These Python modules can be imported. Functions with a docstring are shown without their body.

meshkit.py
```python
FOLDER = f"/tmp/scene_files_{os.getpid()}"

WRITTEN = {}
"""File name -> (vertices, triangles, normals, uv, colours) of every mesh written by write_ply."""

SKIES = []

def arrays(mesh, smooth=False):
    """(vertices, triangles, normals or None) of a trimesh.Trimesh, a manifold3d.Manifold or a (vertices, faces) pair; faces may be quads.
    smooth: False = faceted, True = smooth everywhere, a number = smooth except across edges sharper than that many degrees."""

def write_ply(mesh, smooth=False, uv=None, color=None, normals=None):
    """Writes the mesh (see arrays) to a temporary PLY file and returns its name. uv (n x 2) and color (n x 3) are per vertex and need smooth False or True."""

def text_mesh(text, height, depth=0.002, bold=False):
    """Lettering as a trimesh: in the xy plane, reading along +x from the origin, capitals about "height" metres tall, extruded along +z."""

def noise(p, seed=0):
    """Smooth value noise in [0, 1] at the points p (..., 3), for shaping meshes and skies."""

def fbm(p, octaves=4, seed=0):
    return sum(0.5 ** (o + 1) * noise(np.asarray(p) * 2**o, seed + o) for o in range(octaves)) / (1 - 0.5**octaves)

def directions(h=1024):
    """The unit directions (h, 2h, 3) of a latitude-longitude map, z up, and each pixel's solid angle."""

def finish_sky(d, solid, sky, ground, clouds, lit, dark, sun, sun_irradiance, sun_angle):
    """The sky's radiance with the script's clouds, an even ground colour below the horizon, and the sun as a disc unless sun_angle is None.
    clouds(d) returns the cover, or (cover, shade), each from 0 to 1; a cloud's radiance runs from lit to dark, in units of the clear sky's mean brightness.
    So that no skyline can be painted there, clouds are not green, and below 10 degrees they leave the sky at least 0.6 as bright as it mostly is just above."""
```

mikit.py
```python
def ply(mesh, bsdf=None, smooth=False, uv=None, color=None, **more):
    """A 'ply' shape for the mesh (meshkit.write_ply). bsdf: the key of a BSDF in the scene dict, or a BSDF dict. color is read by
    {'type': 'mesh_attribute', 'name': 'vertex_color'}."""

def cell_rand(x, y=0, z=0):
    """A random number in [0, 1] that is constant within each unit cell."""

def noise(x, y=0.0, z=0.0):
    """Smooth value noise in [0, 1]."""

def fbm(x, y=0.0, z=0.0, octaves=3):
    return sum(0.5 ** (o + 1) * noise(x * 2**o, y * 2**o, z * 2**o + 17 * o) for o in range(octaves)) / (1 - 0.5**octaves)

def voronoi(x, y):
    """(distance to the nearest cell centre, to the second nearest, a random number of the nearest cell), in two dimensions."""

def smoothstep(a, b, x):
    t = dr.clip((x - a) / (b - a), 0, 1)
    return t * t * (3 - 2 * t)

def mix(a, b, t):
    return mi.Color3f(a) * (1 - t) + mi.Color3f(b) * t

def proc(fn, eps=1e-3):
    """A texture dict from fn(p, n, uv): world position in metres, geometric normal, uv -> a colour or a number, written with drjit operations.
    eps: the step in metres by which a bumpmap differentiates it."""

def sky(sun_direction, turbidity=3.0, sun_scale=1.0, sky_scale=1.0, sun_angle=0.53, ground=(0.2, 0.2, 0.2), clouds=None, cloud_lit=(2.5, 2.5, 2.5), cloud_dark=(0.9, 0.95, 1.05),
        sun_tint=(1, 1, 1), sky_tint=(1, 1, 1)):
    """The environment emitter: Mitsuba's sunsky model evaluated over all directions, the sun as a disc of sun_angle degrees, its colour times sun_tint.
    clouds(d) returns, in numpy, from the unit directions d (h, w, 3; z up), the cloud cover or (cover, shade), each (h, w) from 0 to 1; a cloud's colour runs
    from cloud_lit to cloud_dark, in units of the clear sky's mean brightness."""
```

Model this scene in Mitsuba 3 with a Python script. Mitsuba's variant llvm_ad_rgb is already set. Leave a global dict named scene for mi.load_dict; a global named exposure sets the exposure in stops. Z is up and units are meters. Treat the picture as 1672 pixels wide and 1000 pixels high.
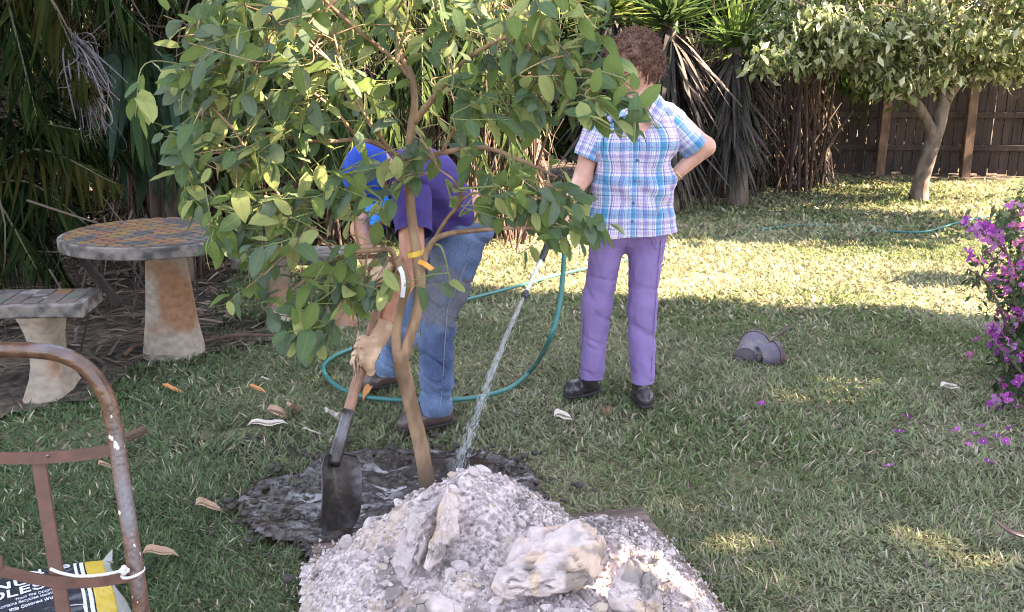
import math, random
import numpy as np, trimesh, drjit as dr, mitsuba as mi
import shapely.geometry as sg
import mikit, meshkit
from mikit import proc, noise as pn, fbm as pf, voronoi as pvor, smoothstep as pss, mix as pmix, cell_rand
from scipy.spatial import cKDTree

T = mi.ScalarTransform4f
# ------------------------------------------------------------------ camera, sky, exposure
F, CX, CY, PITCH, CAMH = 1448.0, 836.0, 500.0, math.radians(14.2), 1.417
SUN_AZ, SUN_EL = math.radians(97.0), math.radians(40.0)
SUN = np.array([math.sin(SUN_AZ) * math.cos(SUN_EL), math.cos(SUN_AZ) * math.cos(SUN_EL), math.sin(SUN_EL)])
exposure = 4.95
scene, labels = {}, {}
scene['camera'] = {'type': 'perspective', 'fov': 60.0, 'fov_axis': 'x', 'near_clip': 0.05, 'far_clip': 400.0,
                   'to_world': T().look_at(origin=[0, 0, CAMH], target=[0, math.cos(PITCH), CAMH - math.sin(PITCH)], up=[0, 0, 1])}
def cloud_cover(d):
    q = d * [3.0, 3.0, 5.0]
    c = meshkit.fbm(q, 4, 9)
    return np.clip((c - 0.40) / 0.16, 0, 1) * 0.45, np.clip((meshkit.fbm(q * 1.7, 3, 19) - .45) * 2, 0, .6)
scene["daylight"] = mikit.sky(SUN.tolist(), turbidity=3, ground=(0.10, 0.10, 0.06), clouds=cloud_cover, sky_tint=(1.20, 0.98, 0.92), sun_tint=(1.03, 1.0, 1.0), sun_scale=1.3)

# ------------------------------------------------------------------ helpers
cp, sp_ = math.cos(PITCH), math.sin(PITCH)
def ray(px, py):
    a, b = (px - CX) / F, -(py - CY) / F
    return np.array([a, cp + b * sp_, -sp_ + b * cp])
def P(px, py, Y):
    "the place at depth Y metres that the photograph shows at this pixel (used to measure the garden)"
    r = ray(px, py)
    return np.array([0, 0, CAMH]) + r * (Y / r[1])
def G(px, py, z=0.0):
    r = ray(px, py)
    return np.array([0, 0, CAMH]) + r * ((z - CAMH) / r[2])
def rng(seed): return np.random.default_rng(seed)
def unit(v):
    v = np.asarray(v, float)
    return v / (np.linalg.norm(v, axis=-1, keepdims=True) + 1e-12)
def cat(meshes):
    vs, fs, n = [], [], 0
    for v, f in meshes:
        vs.append(np.asarray(v, float)); fs.append(np.asarray(f, int) + n); n += len(v)
    return np.vstack(vs), np.vstack(fs)
def tri(f):
    f = np.asarray(f, int)
    return np.vstack([f[:, [0, 1, 2]], f[:, [0, 2, 3]]]) if f.shape[1] == 4 else f
def vf(m): return np.array(m.vertices), np.array(m.faces)
_taken = {}
def number(key):
    n = _taken.get(key, 0); _taken[key] = n + 1
    return key if n == 0 else f'{key}_{n:03d}'
def thing(key, label, category, group=None):
    k = number(key)
    labels[k] = {'label': label, 'category': category}
    if group: labels[k]['group'] = group
    return k
def part(parent, name, mesh, mat, smooth=False, label=None, kind=None, uv=None, color=None, shape=None, to_world=None):
    k = number(f'{parent}__{name}')
    s = dict(shape) if shape is not None else mikit.ply(mesh, mat, smooth=smooth, uv=uv, color=color)
    if to_world is not None: s['to_world'] = to_world
    scene[k] = s
    d = {}
    if label: d['label'] = label
    if kind: d['kind'] = kind
    if d: labels[k] = d
    return k
def whole(key, label, category, mesh, mat, smooth=False, group=None, uv=None, color=None):
    k = thing(key, label, category, group)
    scene[k] = mikit.ply(mesh, mat, smooth=smooth, uv=uv, color=color)
    return k
def struct(key, mesh, mat, label, smooth=False, uv=None, color=None, kind='structure', category=None):
    scene[key] = mikit.ply(mesh, mat, smooth=smooth, uv=uv, color=color)
    labels[key] = {'kind': kind, 'label': label, 'category': category or key.replace('_', ' ')}
    return key
def spline(pts, n=8):
    "Catmull-Rom through the rows of pts (any number of columns)"
    p = np.asarray(pts, float)
    if len(p) < 3: return np.array([p[0] + (p[-1] - p[0]) * t for t in np.linspace(0, 1, n)])
    q = np.vstack([2 * p[0] - p[1], p, 2 * p[-1] - p[-2]])
    out = []
    for i in range(1, len(q) - 2):
        t = np.linspace(0, 1, n, endpoint=False)[:, None]
        a, b, c, d = q[i - 1], q[i], q[i + 1], q[i + 2]
        out.append(0.5 * (2 * b + (c - a) * t + (2 * a - 5 * b + 4 * c - d) * t ** 2 + (3 * b - a - 3 * c + d) * t ** 3))
    return np.vstack(out + [p[-1:]])
def frames(p):
    t = unit(np.gradient(p, axis=0))
    u = np.zeros_like(p)
    a = np.array([0, 0, 1.0]) if abs(t[0][2]) < 0.9 else np.array([1.0, 0, 0])
    u[0] = unit(np.cross(t[0], a))
    for i in range(1, len(p)):
        w = u[i - 1] - t[i] * (u[i - 1] @ t[i])
        u[i] = unit(w)
    return t, u, np.cross(t, u)
def tube(pts, rad, sides=8, caps=True, flat=1.0):
    p = np.asarray(pts, float); r = np.broadcast_to(np.asarray(rad, float), (len(p),))
    t, u, v = frames(p)
    a = np.arange(sides) * 2 * np.pi / sides
    V = p[:, None] + r[:, None, None] * (np.cos(a)[None, :, None] * u[:, None] + flat * np.sin(a)[None, :, None] * v[:, None])
    i, j = np.meshgrid(np.arange(len(p) - 1), np.arange(sides), indexing='ij')
    q = np.stack([i * sides + j, i * sides + (j + 1) % sides, (i + 1) * sides + (j + 1) % sides, (i + 1) * sides + j], -1).reshape(-1, 4)
    V = V.reshape(-1, 3); Fc = tri(q)
    if caps:
        n = len(V); m = len(p) - 1
        V = np.vstack([V, p[:1], p[-1:]])
        k = np.arange(sides)
        Fc = np.vstack([Fc, np.stack([(k + 1) % sides, k, k * 0 + n], 1), np.stack([m * sides + k, m * sides + (k + 1) % sides, k * 0 + n + 1], 1)])
    return V, Fc
def stube(pts, sides=8, n=6, flat=1.0, caps=True):
    "tube through points with a radius in the fourth column"
    q = spline(pts, n)
    return tube(q[:, :3], np.maximum(q[:, 3], 1e-4), sides, caps, flat)
def surface_nets(vol, origin, h):
    s = vol < 0
    X, Y, Z = vol.shape
    acc = np.zeros((X - 1, Y - 1, Z - 1, 3), np.float32); cnt = np.zeros((X - 1, Y - 1, Z - 1), np.float32)
    gi = np.stack(np.meshgrid(np.arange(X), np.arange(Y), np.arange(Z), indexing='ij'), -1)
    quads = []
    crosses = []
    for ax in range(3):
        lo = [slice(None)] * 3; hi = [slice(None)] * 3
        lo[ax] = slice(0, -1); hi[ax] = slice(1, None)
        a, b = vol[tuple(lo)], vol[tuple(hi)]
        idx = np.argwhere((a < 0) != (b < 0))
        va, vb = a[tuple(idx.T)], b[tuple(idx.T)]
        pos = idx.astype(np.float32).copy()
        pos[:, ax] += va / (va - vb)
        o1, o2 = (ax + 1) % 3, (ax + 2) % 3
        for d1 in (0, 1):
            for d2 in (0, 1):
                c = idx.copy(); c[:, o1] -= d1; c[:, o2] -= d2
                ok = (c >= 0).all(1) & (c < np.array([X - 1, Y - 1, Z - 1])).all(1)
                np.add.at(acc, tuple(c[ok].T), pos[ok]); np.add.at(cnt, tuple(c[ok].T), 1)
        crosses.append((ax, idx, va < 0))
    used = cnt > 0
    ids = -np.ones(used.shape, int); ids[used] = np.arange(used.sum())
    V = acc[used] / cnt[used][:, None]
    for ax, idx, inside in crosses:
        o1, o2 = (ax + 1) % 3, (ax + 2) % 3
        q = []
        for d1, d2 in ((1, 1), (0, 1), (0, 0), (1, 0)):
            c = idx.copy(); c[:, o1] -= d1; c[:, o2] -= d2
            ok = (c >= 0).all(1) & (c < np.array(used.shape)).all(1)
            k = np.full(len(c), -1); k[ok] = ids[tuple(c[ok].T)]
            q.append(k)
        q = np.stack(q, 1)
        q = np.where(inside[:, None], q, q[:, ::-1])
        quads.append(q[(q >= 0).all(1)])
    q = np.vstack(quads)
    return V.astype(float) * h + np.asarray(origin), tri(q)
def smin(a, b, k):
    h = np.clip(0.5 + 0.5 * (b - a) / k, 0, 1)
    return b + (a - b) * h - k * h * (1 - h)
def cone_d(p, a, b, ra, rb, flat=None):
    a, b = np.asarray(a, np.float32), np.asarray(b, np.float32)
    if flat is not None:
        n, s = np.asarray(flat[0], np.float32), flat[1]
        n = n / np.linalg.norm(n)
        c = (a + b) / 2
        p = p + ((p - c) @ n)[..., None] * (s - 1) * n
        a = a + ((a - c) @ n) * (s - 1) * n; b = b + ((b - c) @ n) * (s - 1) * n
    ab = b - a
    t = np.clip(((p - a) @ ab) / max(float(ab @ ab), 1e-9), 0, 1)
    return np.linalg.norm(p - a - t[..., None] * ab, axis=-1) - (ra + (rb - ra) * t)
def blob(prims, h, k=0.03, pad=0.03, extra=None):
    """prims: (a, b, ra, rb[, flat[, k]]) tapered capsules joined smoothly into one surface; extra(p, d) may change the distance."""
    pts = np.array([x for q in prims for x in (q[0], q[1])], float)
    rs = max(max(q[2], q[3]) for q in prims)
    lo, hi = pts.min(0) - rs - pad, pts.max(0) + rs + pad
    n = np.ceil((hi - lo) / h).astype(int) + 1
    g = np.stack(np.meshgrid(*[lo[i] + np.arange(n[i]) * h for i in range(3)], indexing='ij'), -1).astype(np.float32)
    d = np.full(g.shape[:3], 0.5, np.float32)
    for q in prims:
        kk = q[5] if len(q) > 5 else k
        e_ = max(q[2], q[3]) + 3 * h + 1.2 * k + (0.5 if len(q) > 4 and q[4] is not None else 0)
        i0 = np.clip(np.floor((np.minimum(q[0], q[1]) - e_ - lo) / h).astype(int), 0, None); i1 = np.clip(np.ceil((np.maximum(q[0], q[1]) + e_ - lo) / h).astype(int) + 1, 1, n)
        sl = tuple(slice(a_, b_) for a_, b_ in zip(i0, i1))
        d[sl] = smin(d[sl], cone_d(g[sl], q[0], q[1], q[2], q[3], q[4] if len(q) > 4 else None), kk)
    if extra is not None: d = extra(g, d)
    v, f = surface_nets(d, lo, h)
    return relax(v, f, 2)
def relax(v, f, n=2):
    m = trimesh.Trimesh(v, f, process=False)
    trimesh.smoothing.filter_taubin(m, lamb=0.5, nu=0.53, iterations=n * 2)
    return np.array(m.vertices), np.array(m.faces)
def vnormals(v, f):
    n = np.zeros_like(v); c = np.cross(v[f[:, 1]] - v[f[:, 0]], v[f[:, 2]] - v[f[:, 0]])
    for k in range(3): np.add.at(n, f[:, k], c)
    return unit(n)
def wrinkle(v, f, amp, scale, seed=0, stretch=(1, 1, 1)):
    n = vnormals(v, f)
    q = v * np.asarray(stretch) * scale
    d = meshkit.fbm(q, 3, seed) - 0.5
    ridge = np.abs(meshkit.noise(q * 1.3 + 7, seed + 5) - 0.5) * 2
    return v + n * ((d * 1.2 + (0.3 - ridge) * 0.6) * amp)[:, None], f
def cut(mesh, point, normal):
    "keeps the side the normal points to, open at the cut"
    m = trimesh.Trimesh(*mesh, process=False)
    m = trimesh.intersections.slice_mesh_plane(m, normal, point, cap=False)
    m.merge_vertices()
    return vf(m)
def box(c, size, R=None):
    m = trimesh.creation.box(size); v = np.array(m.vertices)
    if R is not None: v = v @ np.asarray(R).T
    return v + c, np.array(m.faces)
def rotz(a):
    c, s = math.cos(a), math.sin(a)
    return np.array([[c, -s, 0], [s, c, 0], [0, 0, 1.0]])
def rot(axis, a):
    return trimesh.transformations.rotation_matrix(a, axis)[:3, :3]
def bevel_box(size, b):
    "a box with rounded edges, about the origin"
    import manifold3d as m3
    sx, sy, sz = [s / 2 - b for s in size]
    pts = []
    sph = trimesh.creation.icosphere(subdivisions=1, radius=b).vertices
    for x in (-sx, sx):
        for y in (-sy, sy):
            for z in (-sz, sz): pts.append(sph + [x, y, z])
    m = trimesh.convex.convex_hull(np.vstack(pts))
    return vf(m)
def scatter(tv, tf, M, col=None, tuv=None, seed=0):
    "many copies of one small mesh: M (n, 3, 4). returns mesh, colours per vertex"
    V = np.einsum('nij,kj->nki', M[:, :, :3], tv) + M[:, None, :, 3]
    n, k = len(M), len(tv)
    Fc = (tf[None] + (np.arange(n) * k)[:, None, None]).reshape(-1, 3)
    c = None if col is None else np.repeat(col, k, axis=0)
    return (V.reshape(-1, 3), Fc), c
def basis(d, up, scale=1.0):
    "rotations whose y axis is d and whose z axis is near up; (n,3,3)"
    y = unit(d); x = unit(np.cross(y, up)); z = np.cross(x, y)
    s = np.broadcast_to(np.asarray(scale, float), (len(y),))
    return np.stack([x, y, z], -1) * s[:, None, None]
def affine(R, t): return np.concatenate([R, np.asarray(t)[:, :, None]], -1)
def tw(R, t):
    m = np.eye(4); m[:3, :3] = R; m[:3, 3] = t
    return T(m.tolist())
def leaf_template(w=0.25, curl=0.12, fold=0.1, n=4, tip=1.0):
    "a leaf of length 1 along +y, folded along its midrib; returns vertices, faces, uv"
    t = np.linspace(0, 1, n + 1)
    half = w * np.sin(np.pi * t ** 0.85) ** 0.62
    half[0] = 0.02 * w; half[-1] = 0.0
    z = -curl * t ** 2 * 1.6
    V, UV = [], []
    for i in range(n + 1):
        V += [[-half[i], t[i], z[i] + fold * half[i]], [0, t[i], z[i] - fold * half[i] * 0.4], [half[i], t[i], z[i] + fold * half[i]]]
        UV += [[0, t[i]], [0.5, t[i]], [1, t[i]]]
    q = []
    for i in range(n):
        a = i * 3
        q += [[a, a + 1, a + 4, a + 3], [a + 1, a + 2, a + 5, a + 4]]
    return np.array(V, float), tri(q), np.array(UV, float)
def blade_template(w=0.03, curl=0.3, n=3):
    t = np.linspace(0, 1, n + 1)
    half = w * (1 - t ** 2 * 0.9)
    V = []
    for i in range(n + 1): V += [[-half[i], t[i], -curl * t[i] ** 2], [half[i], t[i], -curl * t[i] ** 2]]
    return np.array(V, float), tri([[i * 2, i * 2 + 1, i * 2 + 3, i * 2 + 2] for i in range(n)])

# ------------------------------------------------------------------ materials
def pr(color, rough=0.6, two=True, **k):
    c = color if isinstance(color, dict) else {'type': 'rgb', 'value': list(color)}
    b = {'type': 'principled', 'base_color': c, 'roughness': rough, **k}
    return {'type': 'twosided', 'bsdf': b} if two else b
def bumped(b, fn, scale, eps=2e-3):
    inner = b['bsdf'] if b['type'] == 'twosided' else b
    return {'type': 'twosided', 'bsdf': {'type': 'bumpmap', 'tex': proc(fn, eps), 'scale': scale, 'bsdf': inner}}
def thin(color, rough=0.45, trans=0.6, **k):
    c = color if isinstance(color, dict) else {'type': 'rgb', 'value': list(color)}
    return {'type': 'principledthin', 'base_color': c, 'roughness': rough, 'diff_trans': trans, 'spec_trans': 0.0, 'eta': 1.45, **k}
VC = {'type': 'mesh_attribute', 'name': 'vertex_color'}
scene['foliage'] = thin(VC, 0.5, 0.7)
scene['foliage_glossy'] = thin(VC, 0.36, 0.75)
scene['grass_blades'] = thin(VC, 0.5, 0.6)
scene['dry_plant'] = pr(VC, 0.8)
def bark_fn(a, b, scale=1.0, mud=0.0):
    def fn(p, n, uv):
        g = pf(p.x * 30 * scale, p.y * 30 * scale, p.z * 9 * scale, 3)
        l = pf(p.x * 7 * scale, p.y * 7 * scale, p.z * 5 * scale + 9, 2)
        c = pmix(a, b, pss(0.3, 0.7, 0.55 * g + 0.45 * l))
        return pmix(c, (0.05, 0.034, 0.024), mud * pss(0.17, 0.03, p.z + .10 * (l - .5))) if mud else c
    return proc(fn)
scene['citrus_bark'] = bumped(pr(bark_fn((0.12, 0.066, 0.034), (0.31, 0.195, 0.115), 1.0, 0.9), 0.7), lambda p, n, uv: pf(p.x * 55, p.y * 55, p.z * 30, 3), 0.006)
scene['dark_midrib'] = pr((0.045, 0.045, 0.02), 0.7)
scene['twig_green'] = pr((0.14, 0.15, 0.05), 0.6)
scene['tree_bark'] = pr(bark_fn((0.045, 0.032, 0.025), (0.165, 0.122, 0.098), 0.7), 0.85)
def fence_fn(p, n, uv):
    g = pf(p.x * 60, p.y * 60, p.z * 3, 3)
    st = pf(p.x * 3, 5, p.z * 1.2, 2)
    r = cell_rand(dr.floor(p.x / 0.142), 3, 1)
    c = pmix((0.014, 0.008, 0.006), (0.050, 0.033, 0.028), pss(0.25, 0.8, 0.4 * g + 0.35 * st + 0.25 * r))
    return c
scene['fence_wood'] = pr(proc(fence_fn), 0.9)
scene['post_wood'] = pr(bark_fn((0.06, 0.034, 0.022), (0.125, 0.072, 0.046), 0.8), 0.85)
# ------------------------------------------------------------------ the ground
def gpoly(pix): return sg.Polygon([G(x, y)[:2] for x, y in pix])
BED = gpoly([(-700, 760), (-200, 715), (0, 672), (60, 648), (130, 648), (165, 612), (230, 592), (330, 574), (440, 550), (415, 522), (350, 500), (345, 462),
             (430, 418), (600, 380), (800, 338), (900, 292), (1170, 268), (1290, 283), (1440, 287), (1672, 294), (2300, 300), (2300, 215), (836, 160), (-900, 190), (-2500, 400)])
MUD = gpoly([(395, 812), (430, 788), (505, 772), (520, 748), (600, 738), (680, 736), (770, 738), (845, 752), (866, 772), (872, 812), (820, 860), (640, 905), (520, 905), (498, 878), (450, 872), (415, 850)]).buffer(0.015)
BOARD_BL, BOARD_BR = G(512, 900)[:2], G(1046, 838)[:2]
_d = unit(BOARD_BR - BOARD_BL); _n = np.array([_d[1], -_d[0]])
BOARD_W = float(np.linalg.norm(BOARD_BR - BOARD_BL))
BOARD = sg.Polygon([BOARD_BL, BOARD_BR, BOARD_BR + _n * 1.22, BOARD_BL + _n * 1.22])
from shapely import contains_xy
def ground_z(x, y):
    q = np.stack([x, y, np.zeros_like(x)], -1)
    return (meshkit.fbm(q * 0.9, 3, 3) - 0.5) * 0.035 - 0.02
def lawn_fn(p, n, uv):
    a = pf(p.x * 1.3, p.y * 1.3, 1.0, 3)
    g = pf(p.x * 34, p.y * 34, 2.0, 3)
    c = pmix((0.085, 0.085, 0.040), (0.17, 0.15, 0.08), pss(0.3, 0.72, a))
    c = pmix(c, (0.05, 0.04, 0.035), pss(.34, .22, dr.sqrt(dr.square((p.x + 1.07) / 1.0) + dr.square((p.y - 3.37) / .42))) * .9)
    return c * (0.5 + 0.75 * g)
scene['lawn_soil'] = pr(proc(lawn_fn), 0.95)
def bed_fn(p, n, uv):
    g = pf(p.x * 26, p.y * 26, p.z * 26, 4)
    l = pf(p.x * 3, p.y * 3, 4.0, 2)
    return pmix((0.018, 0.013, 0.010), (0.13, 0.092, 0.066), pss(0.36, 0.8, 0.7 * g + 0.3 * l))
scene['bed_soil'] = bumped(pr(proc(bed_fn), 0.95), lambda p, n, uv: pf(p.x * 22, p.y * 22, p.z * 22, 3), 0.02)
def grid(x0, x1, nx, y0, y1, ny):
    X, Y = np.meshgrid(np.linspace(x0, x1, nx), np.linspace(y0, y1, ny), indexing='ij')
    i, j = np.meshgrid(np.arange(nx - 1), np.arange(ny - 1), indexing='ij')
    a = i * ny + j
    return X.ravel(), Y.ravel(), np.stack([a, a + ny, a + ny + 1, a + 1], -1).reshape(-1, 4)
x, y, q = grid(-60, 60, 160, -30, 90, 160)
# finer towards the middle
x = np.sign(x) * 60 * (np.abs(x) / 60) ** 2.0; y = 4 + np.sign(y - 30) * 60 * (np.abs(y - 30) / 60) ** 2.0
inside = contains_xy(MUD.buffer(-0.05), x, y)
struct('lawn_ground', (np.stack([x, y, ground_z(x, y) - 0.012 - 0.10 * inside], 1), tri(q)), 'lawn_soil', 'soil under the thin lawn', smooth=True)
# planting bed along the palms and the fence: one loose sheet, a little above the lawn's soil
def sheet(poly, step, zf, mat, key, label, edge=0.0):
    x0, y0, x1, y1 = poly.bounds
    x0, y0, x1, y1 = max(x0, -14), max(y0, -2), min(x1, 14), min(y1, 24)
    nx, ny = int((x1 - x0) / step) + 2, int((y1 - y0) / step) + 2
    x, y, q = grid(x0, x1, nx, y0, y1, ny)
    keep = contains_xy(poly, x, y)
    q = q[keep[q].any(1)]
    used, q2 = np.unique(q, return_inverse=True); q2 = q2.reshape(q.shape)
    return struct(key, (np.stack([x[used], y[used], zf(x[used], y[used])], 1), tri(q2)), mat, label, smooth=True)
sheet(BED, 0.10, lambda x, y: ground_z(x, y) - 0.006 + 0.03 * meshkit.fbm(np.stack([x * 6, y * 6, x * 0], -1), 3, 8) * np.clip(1, 0, 1), 'bed_soil', 'planting_bed', 'bare dark soil and litter under the palms')
# the wet hole
TRUNK0 = G(697, 800)
def mud_fn(p, n, uv):
    s = pf(p.x * 9 + 3 * pf(p.x * 3, p.y * 3, 5.0, 2), p.y * 26, 1.0, 4)
    g = pf(p.x * 60, p.y * 60, 3.0, 3)
    big = pf(p.x * 2.6 + 4, p.y * 3.2, 7.0, 2)
    c = pmix((0.014, 0.009, 0.007), (0.044, 0.028, 0.020), g)
    film = pss(0.55, 0.67, s * 0.7 + 0.3 * big + 0.10 * (big - 0.5))
    left = pss(-0.28, -0.75, p.x) * pss(0.40, 0.66, g * 0.55 + s * 0.45)
    wet = pss(-0.018, -0.034, p.z + .012 * (g - .5))
    c = pmix(c, (0.42, 0.39, 0.41), pss(.35, .58, .6 * film + .5 * wet * s + .25 * (g - .5)) * pss(0.30, 0.62, g) * (.35 + .65 * wet))
    return pmix(c, (0.15, 0.13, 0.13), left * 0.5)
scene['wet_mud'] = bumped(pr(proc(mud_fn), 0.34, specular=0.4), lambda p, n, uv: pf(p.x * 40, p.y * 40, p.z * 40, 3), 0.010)
def mud_z(x, y):
    q = np.stack([x, y, np.zeros_like(x)], -1)
    lump = meshkit.fbm(q * 11, 4, 21)
    d = np.hypot(x - TRUNK0[0], y - TRUNK0[1])
    import shapely
    edge = shapely.distance(MUD.exterior, shapely.points(x, y))
    ins = contains_xy(MUD, x, y)
    e = np.where(ins, np.clip(edge / 0.12, 0, 1), 0)
    return 0.012 - 0.035 * e + 0.085 * (lump - 0.5) * (.35 + .65 * e) + 0.02 * np.exp(-(d / 0.1) ** 2) - 0.02 * (~ins)
sheet(MUD, 0.018, mud_z, 'wet_mud', 'muddy_hole', 'wet dark mud with pale clay film around the young tree')
# clods of dug soil round the hole
def clod_mesh(seed):
    m = trimesh.creation.icosphere(subdivisions=1); v = np.array(m.vertices)
    v = v * (0.7 + 0.6 * meshkit.fbm(v * 1.6 + seed * 9, 3, seed))[:, None]
    return v, np.array(m.faces)
scene['dark_clod'] = bumped(pr(proc(lambda p, n, uv: pmix((0.018, 0.013, 0.011), (0.06, 0.045, 0.036), pf(p.x * 50, p.y * 50, p.z * 50, 3))), 0.7), lambda p, n, uv: pf(p.x * 90, p.y * 90, p.z * 90, 2), 0.006)
r = rng(5); items = []
for i in range(520):
    t = r.random(); pt = np.array(MUD.exterior.interpolate(t, normalized=True).coords[0])
    pt += r.normal(0, 0.075, 2)
    s = 0.003 + 0.016 * r.random() ** 4
    v, f = clod_mesh(i % 9)
    v = v @ rotz(r.random() * 6).T * s * [1, 1, .7]
    items.append((v + [pt[0], pt[1], s * 0.3], f))
struct('dug_soil', cat(items), 'dark_clod', 'dark clods of dug soil round the hole', smooth=50, kind='stuff', category='soil')

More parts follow.
